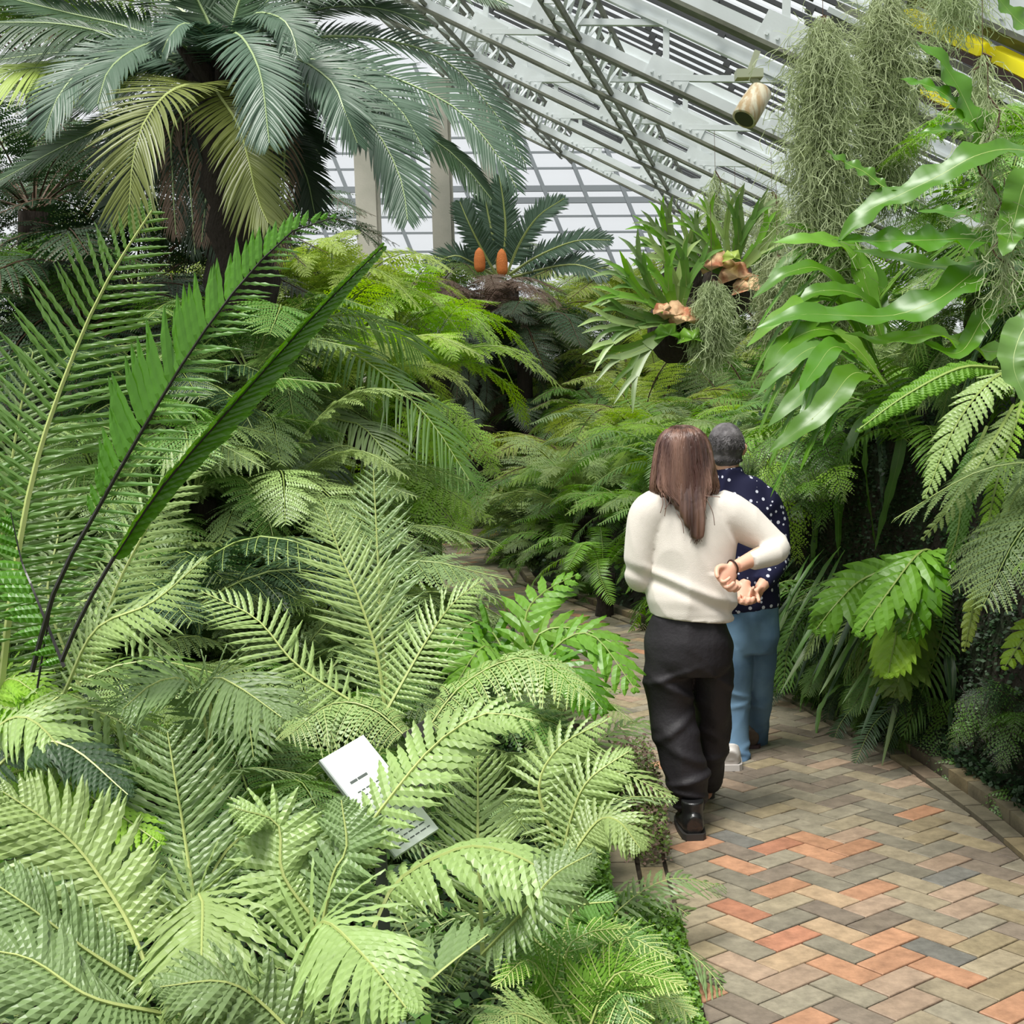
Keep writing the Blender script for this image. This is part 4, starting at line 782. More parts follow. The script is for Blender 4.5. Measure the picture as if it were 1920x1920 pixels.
def solid(name, mb, m, parent, vox=.008, sm_=3, amp=0., sc=(8, 8, 8), amp2=0., sc2=30., fn=None):
    me = mb.mesh(name, []); o = link(name+'_raw', me)
    a = o.modifiers.new('r', 'REMESH'); a.mode = 'VOXEL'; a.voxel_size = vox
    b = o.modifiers.new('s', 'SMOOTH'); b.iterations = sm_; b.factor = .6
    dg = bpy.context.evaluated_depsgraph_get(); new = bpy.data.meshes.new_from_object(o.evaluated_get(dg)); bpy.data.objects.remove(o)
    new.name = name; nv = len(new.vertices); V = np.empty(nv*3); new.vertices.foreach_get('co', V); V = V.reshape(-1, 3)
    if amp or amp2 or fn:
        N = np.empty(nv*3); new.vertices.foreach_get('normal', N); N = N.reshape(-1, 3)
        d = np.zeros(nv)
        if amp: d += np.array([amp*(1-2*abs(noise.noise(Vector((v[0]*sc[0], v[1]*sc[1], v[2]*sc[2]))))) for v in V])-amp*.5
        if amp2: d += np.array([amp2*noise.noise(Vector(v)*sc2) for v in V])
        if fn: d += fn(V)
        N[:, 2] *= .25; V = V+N*d[:, None]; new.vertices.foreach_set('co', V.reshape(-1))
    new.polygons.foreach_set('use_smooth', [True]*len(new.polygons)); new.materials.clear(); new.materials.append(m); new.update()
    return link(name, new, parent)
def hand(mb, wrist, knuck, wdir, curl, L=.075, r=.0085, thumb=1, bend=(25, 60, 60), spread=.05):
    wrist, knuck, wdir, curl = [np.asarray(v, float) for v in (wrist, knuck, wdir, curl)]
    d = nrm(knuck-wrist); wdir = nrm(wdir-(wdir@d)*d); curl = nrm(curl-(curl@d)*d)
    etube(mb, [wrist-d*.02, wrist, wrist+(knuck-wrist)*.35, wrist+(knuck-wrist)*.75, knuck+d*.004], [.024, .024, .034, .040, .036], [.019, .018, .016, .014, .011], ref=wdir, n=14, k=14)
    for i, (o_, fl) in enumerate(zip((-1.5, -.5, .5, 1.5), (.80, .96, 1., .92))):
        p = knuck+wdir*o_*.0195-d*.008*(abs(o_) > 1); P = [p-d*.02, p]; a = 0; dd = nrm(d+wdir*o_*spread)
        for seg, bd in zip((.46, .31, .25), bend):
            a += math.radians(bd); v = dd*math.cos(a)+curl*math.sin(a); p = p+v*L*fl*seg; P.append(p)
        etube(mb, P, [r*1.1, r*1.08, r, r*.92, r*.78], ref=wdir, n=8, k=12)
    t0 = wrist+(knuck-wrist)*.25+wdir*thumb*.030; t1 = t0+nrm(d*.6+wdir*thumb*.8+curl*.3)*.034; t2 = t1+nrm(d*.85+wdir*thumb*.25+curl*.5)*.028; t3 = t2+nrm(d*.8-wdir*thumb*.1+curl*.7)*.022
    etube(mb, [t0-wdir*thumb*.012, t0, t1, t2, t3], [.013, .014, .0115, .010, .008], ref=wdir, n=8, k=12)
def head(mb, c, s=1., yaw=0.):
    """skull, face and ears; the face looks along +Y turned by yaw"""
    cy, sy = math.cos(yaw), math.sin(yaw); Rz = np.array([[cy, sy, 0], [-sy, cy, 0], [0, 0, 1]])
    P = lambda x, y, z: np.asarray(c)+(np.array([x, y, z])*s)@Rz
    ball(mb, P(0, -.012, .02), np.array([.074, .092, .098])*s); ball(mb, P(0, .030, -.035), np.array([.058, .062, .078])*s); ball(mb, P(0, .062, -.088), np.array([.024, .022, .020])*s)
    etube(mb, [P(0, .082, .01), P(0, .100, -.018), P(0, .108, -.036), P(0, .092, -.044)], np.array([.010, .012, .016, .013])*s, n=8, k=8)
    for sg in (-1, 1):
        ball(mb, P(sg*.031, .076, .004), np.array([.015, .012, .010])*s, 8); etube(mb, [P(sg*.014, .090, .022), P(sg*.032, .088, .026), P(sg*.050, .074, .020)], .006*s, n=6, k=6)
        etube(mb, [P(sg*.077, -.010, .022), P(sg*.086, -.018, .018), P(sg*.085, -.020, -.004), P(sg*.078, -.006, -.026), P(sg*.074, .004, -.010)], np.array([.008, .010, .009, .008, .006])*s, n=8, k=12)
    etube(mb, [P(-.024, .088, -.062), P(0, .096, -.060), P(.024, .088, -.062)], np.array([.004, .006, .004])*s, n=6, k=8); etube(mb, [P(-.022, .086, -.069), P(0, .093, -.070), P(.022, .086, -.069)], np.array([.004, .006, .004])*s, n=6, k=8)
skin = mat('skin', (226, 172, 146), .5, var=.06, scale=20, hue=0, bump=.1, bscale=300, bdist=.001)
skin.node_tree.nodes['Principled BSDF'].inputs['Subsurface Weight'].default_value = .08
def world_root(name, label, cat, px, py, Y):
    g = at(px, py, Y); return empty(name, (g[0], g[1], 0.0), label, cat)

# --- woman
WY = 5.05
wr = world_root('person', 'woman with long brown hair in a cream sweater and black trousers walking away', 'person', 1292, 1580, WY)
wo = np.array(wr.location)
def W(px, py, dy=0.): return at(px, py, WY+dy)-wo
mb = MB(); hc = W(1281, 855, .0)
head(mb, hc+[0, .02, .0], 1.0)
etube(mb, [W(1283, 885), W(1288, 915), W(1290, 935)], [.052, .050, .07], [.05, .05, .06])
etube(mb, [W(1290, 920), W(1292, 950), W(1296, 1010), W(1297, 1080), W(1294, 1150), W(1292, 1215), W(1292, 1255)], [.06, .13, .12, .105, .125, .13, .10], [.045, .07, .075, .07, .085, .09, .08])
for P, r in (([W(1230, 965), W(1202, 1020), W(1195, 1078, .0), W(1212, 1074, .14), W(1240, 1062, .24)], [.05, .038, .029, .028, .022]), ([W(1360, 962), W(1414, 990, 0), W(1452, 1024, -.04), W(1420, 1043, -.10), W(1382, 1062, -.15)], [.045, .036, .028, .033, .025]),
             ([W(1262, 1215), W(1262, 1330, 0), W(1280, 1440, -.02), W(1292, 1540, 0), W(1292, 1566, 0)], [.06, .05, .042, .034, .033]), ([W(1326, 1215, .05), W(1336, 1320, .12), W(1330, 1410, .2), W(1322, 1475, .32), W(1320, 1490, .34)], [.06, .048, .042, .034, .033])):
    etube(mb, P, r, n=14)
hand(mb, W(1374, 1064, -.155), W(1357, 1094, -.18), (-.5, 0, 1), (.75, -.65, -.1), thumb=1, bend=(60, 75, 35), L=.07)
hand(mb, W(1243, 1060, .25), W(1262, 1052, .31), (0, 0, 1), (1, 0, 0), thumb=1)
solid('body', mb, skin, wr, .0048, 2)
sweater = mat('cream_knit', (220, 212, 202), .9, var=.05, scale=30, bump=.6, bscale=420, bdist=.002, sheen=.3, spec=.2)
mb = MB()
etube(mb, [W(1294, 1158), W(1295, 1146), W(1297, 1110), W(1298, 1070), W(1298, 1020), W(1296, 975), W(1293, 948), W(1290, 930), W(1289, 920)], [.160, .170, .170, .160, .166, .172, .158, .095, .055], [.128, .135, .132, .122, .118, .105, .085, .062, .05], n=36, k=40)
etube(mb, [W(1252, 950), W(1224, 962), W(1206, 1010), W(1197, 1060, 0), W(1200, 1085, .03), W(1220, 1078, .13), W(1242, 1064, .22)], [.07, .082, .072, .058, .055, .048, .036], [.07, .085, .07, .06, .052, .045, .034], ref=(0, 1, 0), n=22, k=40)
etube(mb, [W(1340, 948), W(1366, 962), W(1412, 992, 0), W(1450, 1018, -.02), W(1462, 1028, -.04), W(1438, 1042, -.09), W(1408, 1053, -.125)], [.07, .085, .070, .054, .05, .044, .034], [.07, .085, .070, .054, .05, .044, .034], ref=(0, 1, 0), n=22, k=44)
def sfold(V):
    x, z = V[:, 0], V[:, 2]; zh = W(1294, 1150)[2]
    rib = -.008*sm(.07, .02, z-zh)
    c = W(1300, 1100); diag = (z-c[2])+.45*(x-c[0]); g = .010*np.exp(-(diag/.018)**2)*sm(-.15, 0, x-c[0]+.12)-.010*np.exp(-((diag+.035)/.02)**2)
    v2 = .008*np.exp(-(((x-W(1352, 1110)[0])+.45*(z-c[2])+.02)/.014)**2)*(z < c[2]+.06)
    return (rib+g+v2)*sm(-.03, .0, z-zh)
solid('sweater', mb, sweater, wr, .0075, 3, amp=.010, sc=(7, 7, 3.2), fn=sfold)
pants = mat('black_trousers', (34, 31, 35), .62, var=.1, scale=8, bump=.2, bscale=60, spec=.35)
mb = MB()
etube(mb, [W(1293, 1132), W(1292, 1160), W(1291, 1200), W(1291, 1245), W(1291, 1262)], [.120, .146, .170, .168, .14], [.095, .110, .130, .125, .11], n=30, k=24)
etube(mb, [W(1256, 1210), W(1252, 1260), W(1257, 1330), W(1272, 1400, -.03), W(1290, 1470, -.04), W(1294, 1505, -.03), W(1296, 1522, -.03)], [.085, .093, .086, .083, .078, .062, .05], [.10, .10, .09, .088, .082, .065, .055], n=24, k=50)
etube(mb, [W(1330, 1210, .02), W(1334, 1260, .04), W(1338, 1330, .09), W(1334, 1400, .16), W(1328, 1440, .22), W(1326, 1468, .27)], [.08, .084, .074, .064, .062, .056], [.09, .095, .085, .08, .075, .06], n=24, k=44)
def pfold(V):
    d = np.zeros(len(V))
    for (px, py, sl, a, w) in ((1250, 1262, -.35, .012, .014), (1268, 1290, .6, .012, .016), (1258, 1360, -.7, .012, .02), (1290, 1410, .5, .012, .02), (1285, 1450, -.3, .012, .014), (1292, 1478, .25, .014, .012), (1292, 1500, -.2, .014, .010), (1330, 1380, .5, .010, .02), (1330, 1440, -.3, .012, .014), (1345, 1270, .7, .008, .016)):
        c = W(px, py); d += a*np.exp(-(((V[:, 2]-c[2])+sl*(V[:, 0]-c[0]))/w)**2)*np.exp(-(((V[:, 0]-c[0]))/.09)**2)
    return d
solid('trousers', mb, pants, wr, .008, 3, amp=.009, sc=(9, 9, 5), fn=pfold)
boot = mat('black_leather', (26, 26, 27), .32, bump=.25, bscale=50, spec=.6); rub = mat('black_rubber_sole', (44, 42, 40), .55)
def shoe(root, heel, toe, up, sole_m, up_m, name='boot', w=.046, h=.09, lift=0., soleh=.028):
    heel, toe = np.asarray(heel, float), np.asarray(toe, float); d = nrm(toe-heel); L = np.linalg.norm(toe-heel); s_ = np.cross(d, [0, 0, 1]); mb = MB()
    C = [heel+d*L*t+np.array([0, 0, z]) for t, z in ((0.0, .055), (.1, .06), (.35, .055), (.7, .038), (.95, .028))]
    etube(mb, C, [.032, w*.9, w, w*1.08, w*.6], [.045, .055, .050, .034, .02], ref=s_, n=20, k=22)
    etube(mb, [heel+d*.045+[0, 0, .05], heel+d*.045+[0, 0, .10], heel+d*.04+[0, 0, h+.04]], [.042, .040, .044], [.048, .042, .044], ref=s_, n=18, k=12)
    b = solid(name, mb, up_m, root, .0055, 2)
    ms = MB(); R = []
    out = np.array([(-.02, -.034), (-.012, .0), (-.02, .034)]); prof_ = [(t, w*(.86+.22*math.sin(PI*min(1, t*.9+.05)))*(1 if t < .85 else (1-((t-.85)/.15)**2*.75))*(1 if t > .06 else .75)) for t in np.linspace(0, 1, 16)]
    ring = [heel+d*L*(t*1.03-.02)+s_*q for t, q in prof_]+[heel+d*L*(t*1.03-.02)-s_*q for t, q in prof_[::-1]]
    ring = np.array(ring); R = [ring+[0, 0, 0.004], ring*1+[0, 0, soleh*.5], ring+[0, 0, soleh]]
    ms.rings(R); ms.obj('sole', sole_m, b)
    return b
g0 = gnd(1303, 1578)-wo; g1 = gnd(1268, 1506)-wo; g0[2] = 0; g1[2] = 0
shoe(wr, g0, g0+nrm(g1-g0)*.27, 0, rub, boot, w=.047, h=.11)
g0 = gnd(1322, 1500)-wo; g0[2] = 0; shoe(wr, g0, g0+np.array([.0, .26, 0]), 0, rub, boot, w=.045, h=.11)
mb = MB(); c = W(1371, 1062, -.155); dd = nrm(W(1376, 1064, -.16)-W(1420, 1044, -.10)); x = nrm(np.cross(dd, [0, 0, 1])); yv = np.cross(dd, x); aa = np.linspace(0, 2*PI, 25)
mb.tube(W(1374, 1063, -.157)+.0265*(np.cos(aa)[:, None]*x+np.sin(aa)[:, None]*yv), .0035, 6); mb.obj('bracelet', mat('dark_band', (54, 26, 22), .4), wr)
# hair
hairm = mat('brown_hair', (112, 82, 68), .38, var=.5, scale=60, stretch=(1, 1, .06), bump=.6, bscale=160, bdist=.003, spec=.7, c2=(66, 38, 30), c2scale=22)
mb = MB(); rq = np.random.default_rng(21)
levels = [(797, 14, 12), (804, 30, 36), (816, 41, 48), (835, 49, 53), (860, 54, 54), (885, 58, 52), (905, 62, 48), (920, 64, 42), (934, 52, 34)]
cx = lambda py: np.interp(py, [797, 870, 900, 925, 950, 980, 1015], [1280, 1281, 1283, 1284, 1297, 1304, 1307])
etube(mb, [W(cx(p), p, -.005) for p, a, b in levels], [a/498 for p, a, b in levels], [b/498 for p, a, b in levels], n=30, k=40)
etube(mb, [W(1285, 850, -.03), W(1287, 885, -.05), W(1290, 915, -.075), W(1294, 940, -.1), W(1300, 965, -.118), W(1305, 990, -.126), W(1307, 1012, -.13)], [.10, .105, .09, .066, .046, .034, .018], [.07, .06, .045, .032, .024, .018, .012], n=24, k=34)
def hgroove(V):
    a = np.arctan2(V[:, 1], V[:, 0]-W(1283, 870)[0]); return .004*np.sin(a*23+V[:, 2]*9)+.003*np.sin(a*41-V[:, 2]*14)
whair = solid('hair', mb, hairm, wr, .006, 2, fn=hgroove)
mb = MB()
for k in range(620):
    a = rq.uniform(-PI*.98, PI*.02) if k % 3 else rq.uniform(-PI*.85, -PI*.15)    # round the back of the head
    top = rq.uniform(.0, 1.); P = []; end = rq.uniform(900, 938) if abs(math.cos(a)) > .62 else (rq.uniform(925, 1022) if rq.random() < .8 else rq.uniform(900, 960))
    ph = rq.uniform(0, 6); st = rq.uniform(798, 812) if k % 2 else rq.uniform(815, 880)
    tx = cx(end)+math.cos(a)*np.interp(end, [900, 930, 950, 980, 1022], [62, 50, 40, 28, 12])
    for py in np.linspace(st, end, 11):
        hw = np.interp(py, [l[0] for l in levels]+[950, 985, 1015], [l[1] for l in levels]+[40, 28, 13])+1.5; hd = np.interp(py, [l[0] for l in levels]+[950, 985, 1015], [l[2] for l in levels]+[16, 12, 8])+1.5
        f = np.clip((py-905)/(1015-905), 0, 1); wv = 5.0*(.25+f)**.7*math.sin(py*.09+ph)*min(1, (py-st)/40)
        x = cx(py)+math.cos(a)*hw*(1-f*.15)+wv
        if f > 0 and abs(math.cos(a)) < .8: x = x*(1-f)+(tx+wv)*f
        f2 = float(sm(845, 965, py)); dy = (-.005+math.sin(a)*hd/498)*(1-f2)+(-.126)*f2 if abs(math.cos(a)) < .8 else -.005+math.sin(a)*hd/498
        P.append(W(x, py, dy-.002))
    mb.tube(bez(P, 18), np.interp(np.linspace(0, 1, 18), [0, .15, .7, 1], [.0012, .0026, .0024, .0006])*rq.uniform(.7, 1.3), 4, 0)
# a few stray strands on the back
for (a, b, c, d) in ((1244, 925, 1246, 968), (1256, 930, 1246, 955), (1324, 935, 1340, 985), (1318, 930, 1350, 932), (1240, 925, 1238, 962), (1268, 960, 1282, 1000)):
    mb.tube(bez([W(a, b, -.115), W((a+c)/2+4, (b+d)/2, -.128), W(c, d, -.13)], 10), .0014, 4)
mb.obj('hair_strands', hairm, whair, True)

# --- man
MY = 6.05
mr = world_root('person', 'grey-haired person in a navy shirt with white dots and blue jeans, hands behind the back', 'person', 1395, 1455, MY)
mo = np.array(mr.location)
def Mn(px, py, dy=0.): return at(px, py, MY+dy)-mo
mb = MB(); head(mb, Mn(1362, 843, .03), .98, .25)
etube(mb, [Mn(1364, 868), Mn(1366, 890), Mn(1368, 902)], [.052, .052, .065], [.05, .05, .06])
etube(mb, [Mn(1370, 900), Mn(1384, 935), Mn(1392, 980), Mn(1396, 1050), Mn(1400, 1120), Mn(1404, 1180), Mn(1404, 1215)], [.05, .12, .13, .12, .115, .115, .09], [.045, .07, .08, .085, .085, .085, .08])
for P, r in (([Mn(1338, 952), Mn(1318, 990, .0), Mn(1322, 1046, -.03), Mn(1355, 1080, -.12), Mn(1386, 1104, -.18)], [.05, .042, .038, .034, .025]), ([Mn(1432, 952), Mn(1456, 990), Mn(1462, 1046, -.03), Mn(1442, 1080, -.12), Mn(1424, 1104, -.18)], [.05, .042, .038, .034, .025]),
             ([Mn(1382, 1180), Mn(1381, 1290, .03), Mn(1378, 1380, .03), Mn(1377, 1440, .02)], [.06, .042, .036, .032]), ([Mn(1424, 1180, .03), Mn(1424, 1290, .11), Mn(1420, 1370, .22), Mn(1416, 1412, .3)], [.06, .04, .034, .03])):
    etube(mb, P, r, n=14)
hand(mb, Mn(1397, 1096, -.18), Mn(1390, 1126, -.21), (1, -.1, .1), (.35, -.9, .1), thumb=1, bend=(55, 75, 50), L=.07, r=.0095)
hand(mb, Mn(1430, 1098, -.16), Mn(1416, 1118, -.19), (.5, 0, 1), (-.6, -.7, -.1), thumb=-1, bend=(40, 60, 50), L=.065, r=.009)
solid('body', mb, skin, mr, .0055, 2)
def dots():
    m = mat('navy_dotted_cotton', (30, 31, 58), .8, var=.1, bump=.15, bscale=200, bdist=.001, spec=.2); nt = m.node_tree; N, L = nt.nodes, nt.links; P = N['Principled BSDF']
    tc = N.new('ShaderNodeTexCoord'); v = N.new('ShaderNodeTexVoronoi'); v.inputs['Scale'].default_value = 33; v.inputs['Randomness'].default_value = .8; L.new(tc.outputs['Object'], v.inputs['Vector'])
    r = N.new('ShaderNodeMath'); r.operation = 'LESS_THAN'; r.inputs[1].default_value = .27; L.new(v.outputs['Distance'], r.inputs[0])
    mx = N.new('ShaderNodeMix'); mx.data_type = 'RGBA'; L.new(r.outputs[0], mx.inputs[0]); s = P.inputs['Base Color'].links[0].from_socket; L.new(s, mx.inputs[6]); mx.inputs[7].default_value = lin((212, 214, 230))+(1,); L.new(mx.outputs[2], P.inputs['Base Color']); return m
shirt = dots()
mb = MB()
etube(mb, [Mn(1402, 1142), Mn(1400, 1120), Mn(1398, 1060), Mn(1395, 1000), Mn(1389, 950), Mn(1382, 925), Mn(1372, 906), Mn(1368, 894), Mn(1366, 877)], [.148, .156, .160, .163, .160, .135, .085, .066, .064], [.115, .12, .122, .118, .105, .088, .070, .064, .062], n=34, k=40)
etube(mb, [Mn(1348, 930), Mn(1332, 945), Mn(1316, 990), Mn(1316, 1044, -.02), Mn(1340, 1074, -.10), Mn(1378, 1092, -.17)], [.06, .074, .062, .055, .048, .038], ref=(0, 1, 0), n=20, k=36)
etube(mb, [Mn(1422, 928), Mn(1438, 945), Mn(1454, 990), Mn(1458, 1044, -.02), Mn(1446, 1074, -.10), Mn(1428, 1094, -.15)], [.06, .074, .060, .052, .046, .038], ref=(0, 1, 0), n=20, k=36)
solid('shirt', mb, shirt, mr, .0085, 3, amp=.010, sc=(8, 8, 5))
denim = mat('blue_denim', (104, 134, 160), .85, var=.18, scale=7, bump=.3, bscale=300, bdist=.002, c2=(84, 112, 140), c2scale=5, spec=.2)
mb = MB()
etube(mb, [Mn(1402, 1126), Mn(1403, 1160), Mn(1403, 1195), Mn(1403, 1222)], [.135, .140, .142, .12], [.112, .12, .12, .1], n=26, k=18)
etube(mb, [Mn(1381, 1190), Mn(1380, 1240), Mn(1380, 1310, .03), Mn(1378, 1380, .02), Mn(1376, 1430, -.01), Mn(1376, 1452, -.02)], [.078, .078, .064, .062, .068, .074], [.1, .09, .07, .068, .07, .078], n=22, k=44)
etube(mb, [Mn(1424, 1190, .02), Mn(1426, 1240, .05), Mn(1424, 1310, .12), Mn(1419, 1370, .22), Mn(1416, 1404, .29)], [.075, .072, .058, .054, .056], [.1, .085, .07, .062, .06], n=22, k=40)
def jf(V):
    d = np.zeros(len(V))
    for (px, py, sl, a, w) in ((1376, 1425, -.3, .012, .014), (1380, 1405, .35, .010, .012), (1378, 1442, .15, .012, .01), (1382, 1300, .3, .006, .012), (1384, 1320, -.3, .006, .012), (1420, 1330, .3, .006, .012), (1416, 1390, -.3, .008, .012)):
        c = Mn(px, py); d += a*np.exp(-(((V[:, 2]-c[2])+sl*(V[:, 0]-c[0]))/w)**2)*np.exp(-(((V[:, 0]-c[0]))/.07)**2)
    return d
solid('jeans', mb, denim, mr, .008, 2, amp=.006, sc=(8, 8, 5), fn=jf)
g0 = gnd(1377, 1456)-mo+[0, .075, 0]; g0[2] = 0; white = mat('off_white_shoe', (206, 200, 196), .6); dks = mat('dark_red_sole', (62, 40, 42), .6)
shoe(mr, g0, g0+np.array([.02, .27, 0]), 0, white, white, 'shoe', w=.052, h=.04, soleh=.032)
g0 = gnd(1416, 1414)-mo+[0, .08, 0]; g0[2] = 0; shoe(mr, g0, g0+np.array([.02, .27, 0]), 0, dks, mat('brown_shoe', (92, 78, 66), .6), 'shoe', w=.045, h=.04, soleh=.02)
greyhair = mat('short_grey_hair', (72, 68, 70), .7, var=.5, scale=40, bump=1, bscale=260, bdist=.004, c2=(104, 100, 102), c2scale=22)
mb = MB(); hc = Mn(1361, 836, .02)
ball(mb, hc+[0, -.008, .010], (.082, .100, .098)); ball(mb, hc+[0, -.030, -.045], (.068, .062, .058))
mhair = solid('hair', mb, greyhair, mr, .005, 2, amp2=.002, sc2=70, amp=.001, sc=(40, 40, 40))
mb = MB()
for k in range(1500):
    v = nrm(rq.normal(0, 1, 3)); v[2] = abs(v[2])*1.2-.45; v = nrm(v)
    if v[1] > .55: continue
    p = hc+[0, -.008, .006]+v*np.array([.082, .100, .097])
    if v[2] < -.2: p = hc+[0, -.030, -.045]+nrm(v)*np.array([.068, .062, .058])
    t = nrm(np.cross(v, [0.3, .1, 1])*.8+v*.35+[0, 0, -.7]); mb.tube([p-v*.003, p+t*.006, p+t*.012], [.0014, .0011, .0004], 3, cap=False)
mb.obj('hair_strands', greyhair, mhair)

# ------------------------------------------------------------------ plant sign, fixtures, moss
tl, tr, brr, bl = at(626, 1416, 3.32), at(706, 1369, 3.40), at(788, 1568, 3.22), at(722, 1622, 3.14)
c0 = (tl+tr+brr+bl)/4; u = nrm(tr-tl); v = nrm((bl+brr)/2-(tl+tr)/2); v = nrm(v-(v@u)*u); n_ = nrm(np.cross(v, u)); n_ = n_ if n_[1] < 0 else -n_
hw, hh = np.linalg.norm(tr-tl)/2, np.linalg.norm((bl+brr)/2-(tl+tr)/2)/2
sg = empty('plant_sign', (c0[0], c0[1], float(bank(c0[0], c0[1]))), 'pale grey printed plant sign leaning among the ferns in the front bed', 'sign'); so = np.array(sg.location)
mb = MB(); mb.box(c0-so, (hw, hh, .006), 0, np.array([u, v, n_])); mb.box(c0-so-u*(hw+.001), (.002, hh, .0075), 1, np.array([u, v, n_]))
mb.obj('panel', [mat('pale_panel', (206, 214, 206), .45, var=.04), mat('panel_edge', (150, 158, 152), .5)], sg)
mb = MB(); mb.beam(c0-so-n_*.01, np.array([0, .02, 0]), .03, .012, (0, 1, 0)); mb.obj('post', mat('grey_sign_post', (90, 92, 90), .5), sg)
mb = MB(); rt = np.random.default_rng(2)
def word(x, y, w, h): mb.box(c0-so+u*(x+w/2)+v*y+n_*.0068, (w/2, h/2, .0006), 0, np.array([u, v, n_]))
word(-hw*.62, -hh*.40, hw*.30, .0065); word(-hw*.28, -hh*.40, hw*.42, .0065)
for r_ in range(13):
    yy = -hh*.20+r_*.0155; x = -hw*.62
    while x < hw*.72:
        w_ = rt.uniform(.006, .017)
        if x+w_ > hw*.8: break
        word(x, yy, w_, .0026); x += w_+.004
    if yy > hh*.85: break
mb.obj('lettering', mat('dark_print', (70, 78, 74), .6), sg)
a = at(785, 1372, 4.0); sb = empty('plant_sign', (a[0], a[1], float(bank(a[0], a[1]))), 'dark back of a small sign right of the pale sign', 'sign'); so = np.array(sb.location)
mb = MB(); ax_ = np.array([nrm([.85, .1, .5]), nrm([-.5, -.1, .85]), nrm([0, -1, .1])]); mb.box(a-so, (.045, .022, .006), 0, ax_); mb.obj('panel', mat('dark_grey_panel', (82, 80, 76), .5), sb)
mb = MB(); mb.beam(a-so+[0, .01, 0], np.array([0, .01, 0]), .015, .01, (0, 1, 0)); mb.obj('post', mat('sign_stake', (80, 80, 78), .5), sb)

# cream fixture on the lattice post
YL = 11.4; a, b = at(1428, 168, YL), at(1396, 222, YL-.12)
lf = empty('ceiling_fixture', a, 'cream stained cylindrical fixture hanging tilted from the lattice beam', 'lamp'); lo = np.array(lf.location); d = nrm(b-a); L = np.linalg.norm(b-a)
mb = MB(); etube(mb, [-d*.02, d*.02, d*L*.5, d*L*1.02, d*L*1.03], [.05, .098, .108, .108, .10], n=24, smooth=False); mb.obj('housing', mat('cream_stained_metal', (226, 218, 190), .5, c2=(196, 168, 126), c2scale=7, stretch=(3, 3, .6)), lf, True)
mb = MB(); etube(mb, [d*L*1.02, d*L*1.035], [.085, .085], n=20, smooth=False); mb.obj('lens', mat('dark_lens', (60, 58, 44), .3), lf)
mb = MB(); p = at(1404, 140, YL)-lo; mb.beam(p+[0, 0, 0], -d*.01, .04, .05); mb.box(p, (.11, .07, .035)); mb.beam(p, at(1420, 96, YL)-lo, .05, .05, (0, 1, 0)); mb.obj('bracket', mat('pale_green_bracket', (176, 182, 152), .5), lf)
# hanging moss: countless curled threads, one clump each
def moss(label, px0, px1, py0, py1, Y, n, seed, leaf=(150, 156, 122), group=None, r=.0016, L=.34, depth=.5, top=None):
    rg = np.random.default_rng(seed); c = at((px0+px1)/2, py0, Y); o = at((px0+px1)/2, py1, Y); H = c[2]-o[2]; Rd = (px1-px0)/2/F*Y
    mb = MB(); K = 12
    s = rg.uniform(0, 1, n); ang = rg.uniform(0, 2*PI, n); rad = Rd*np.sqrt(rg.uniform(0, 1, n))*np.interp(s, [0, .08, .5, .85, 1], [.35, .9, 1, .9, .35])*(1+.18*np.sin(s*17+seed))*.72
    P = np.stack([np.cos(ang)*rad, np.sin(ang)*rad*.8, -s*H], 1)+np.stack([(o[0]-c[0])*s, 0*s, 0*s], 1); pts = [P]
    v = nrm(np.stack([np.cos(ang)*.4, np.sin(ang)*.4, -np.ones(n)], 1)); step = L*rg.uniform(.5, 1.2, (n, 1))/K
    for k in range(K):
        v = nrm(v+rg.normal(0, .42, (n, 3))+[0, 0, -.2]); P = P+v*step; pts.append(P)
    pts = np.stack(pts, 1); T = nrm(np.gradient(pts, axis=1)); sd_ = nrm(np.cross(T, rg.normal(0, 1, (n, 1, 3))))*r
    V = np.stack([pts-sd_, pts+sd_], 2).reshape(-1, 3); b_ = ((np.arange(n)[:, None]*(K+1)+np.arange(K)[None, :])*2).reshape(-1)
    mb.quads(V, np.stack([b_, b_+1, b_+3, b_+2], 1))
    core = [np.array([(o[0]-c[0])*t+.04*math.sin(t*9), 0, -H*t*.96]) for t in np.linspace(0, 1, 9)]
    mb.tube(core, Rd*.12, 5, 1)
    mb.tube([[0, 0, .0], [0, .0, (top if top else .4)]], .0015, 4, 1)
    ob = mb.obj('hanging_moss', [MOSSM, S['brown']]); ob.location = c; tag(ob, label, 'moss', group); return ob
MOSSM = leafm('silver_moss', (156, 168, 126), .7, .25, .2)
moss('long thick column of grey-green hanging moss left of the broad wavy fronds', 1494, 1592, 30, 585, 6.2, 5200, 1, top=1.0)
moss('thick grey-green hanging moss clump right of the longest moss column', 1612, 1706, -20, 325, 6.4, 3600, 2, top=1.0)
moss('ragged hanging moss tuft at the top right corner above the yellow strip', 1740, 1840, -70, 8, 6.4, 420, 3, top=.6)
moss('wispy moss tuft dangling under the yellow strip at the upper right', 1825, 1860, 100, 165, 5.6, 160, 9, top=.5)
moss('thin pale moss strand hanging behind the staghorn ferns, left one', 1330, 1352, 320, 470, 8.6, 500, 4, top=.25)
moss('thin pale moss strand between the two wider ones near the glass roof', 1370, 1388, 385, 470, 8.8, 260, 5, top=.25)
moss('wide pale moss veil hanging under the lattice post', 1416, 1478, 360, 500, 8.6, 1300, 6, top=.25)
moss('soft moss mound hanging over the right staghorn fern', 1425, 1490, 480, 610, 7.6, 1500, 7, L=.25)
moss('moss beard spilling down beside the lower staghorn fern', 1300, 1370, 525, 650, 7.2, 1700, 8, L=.22)
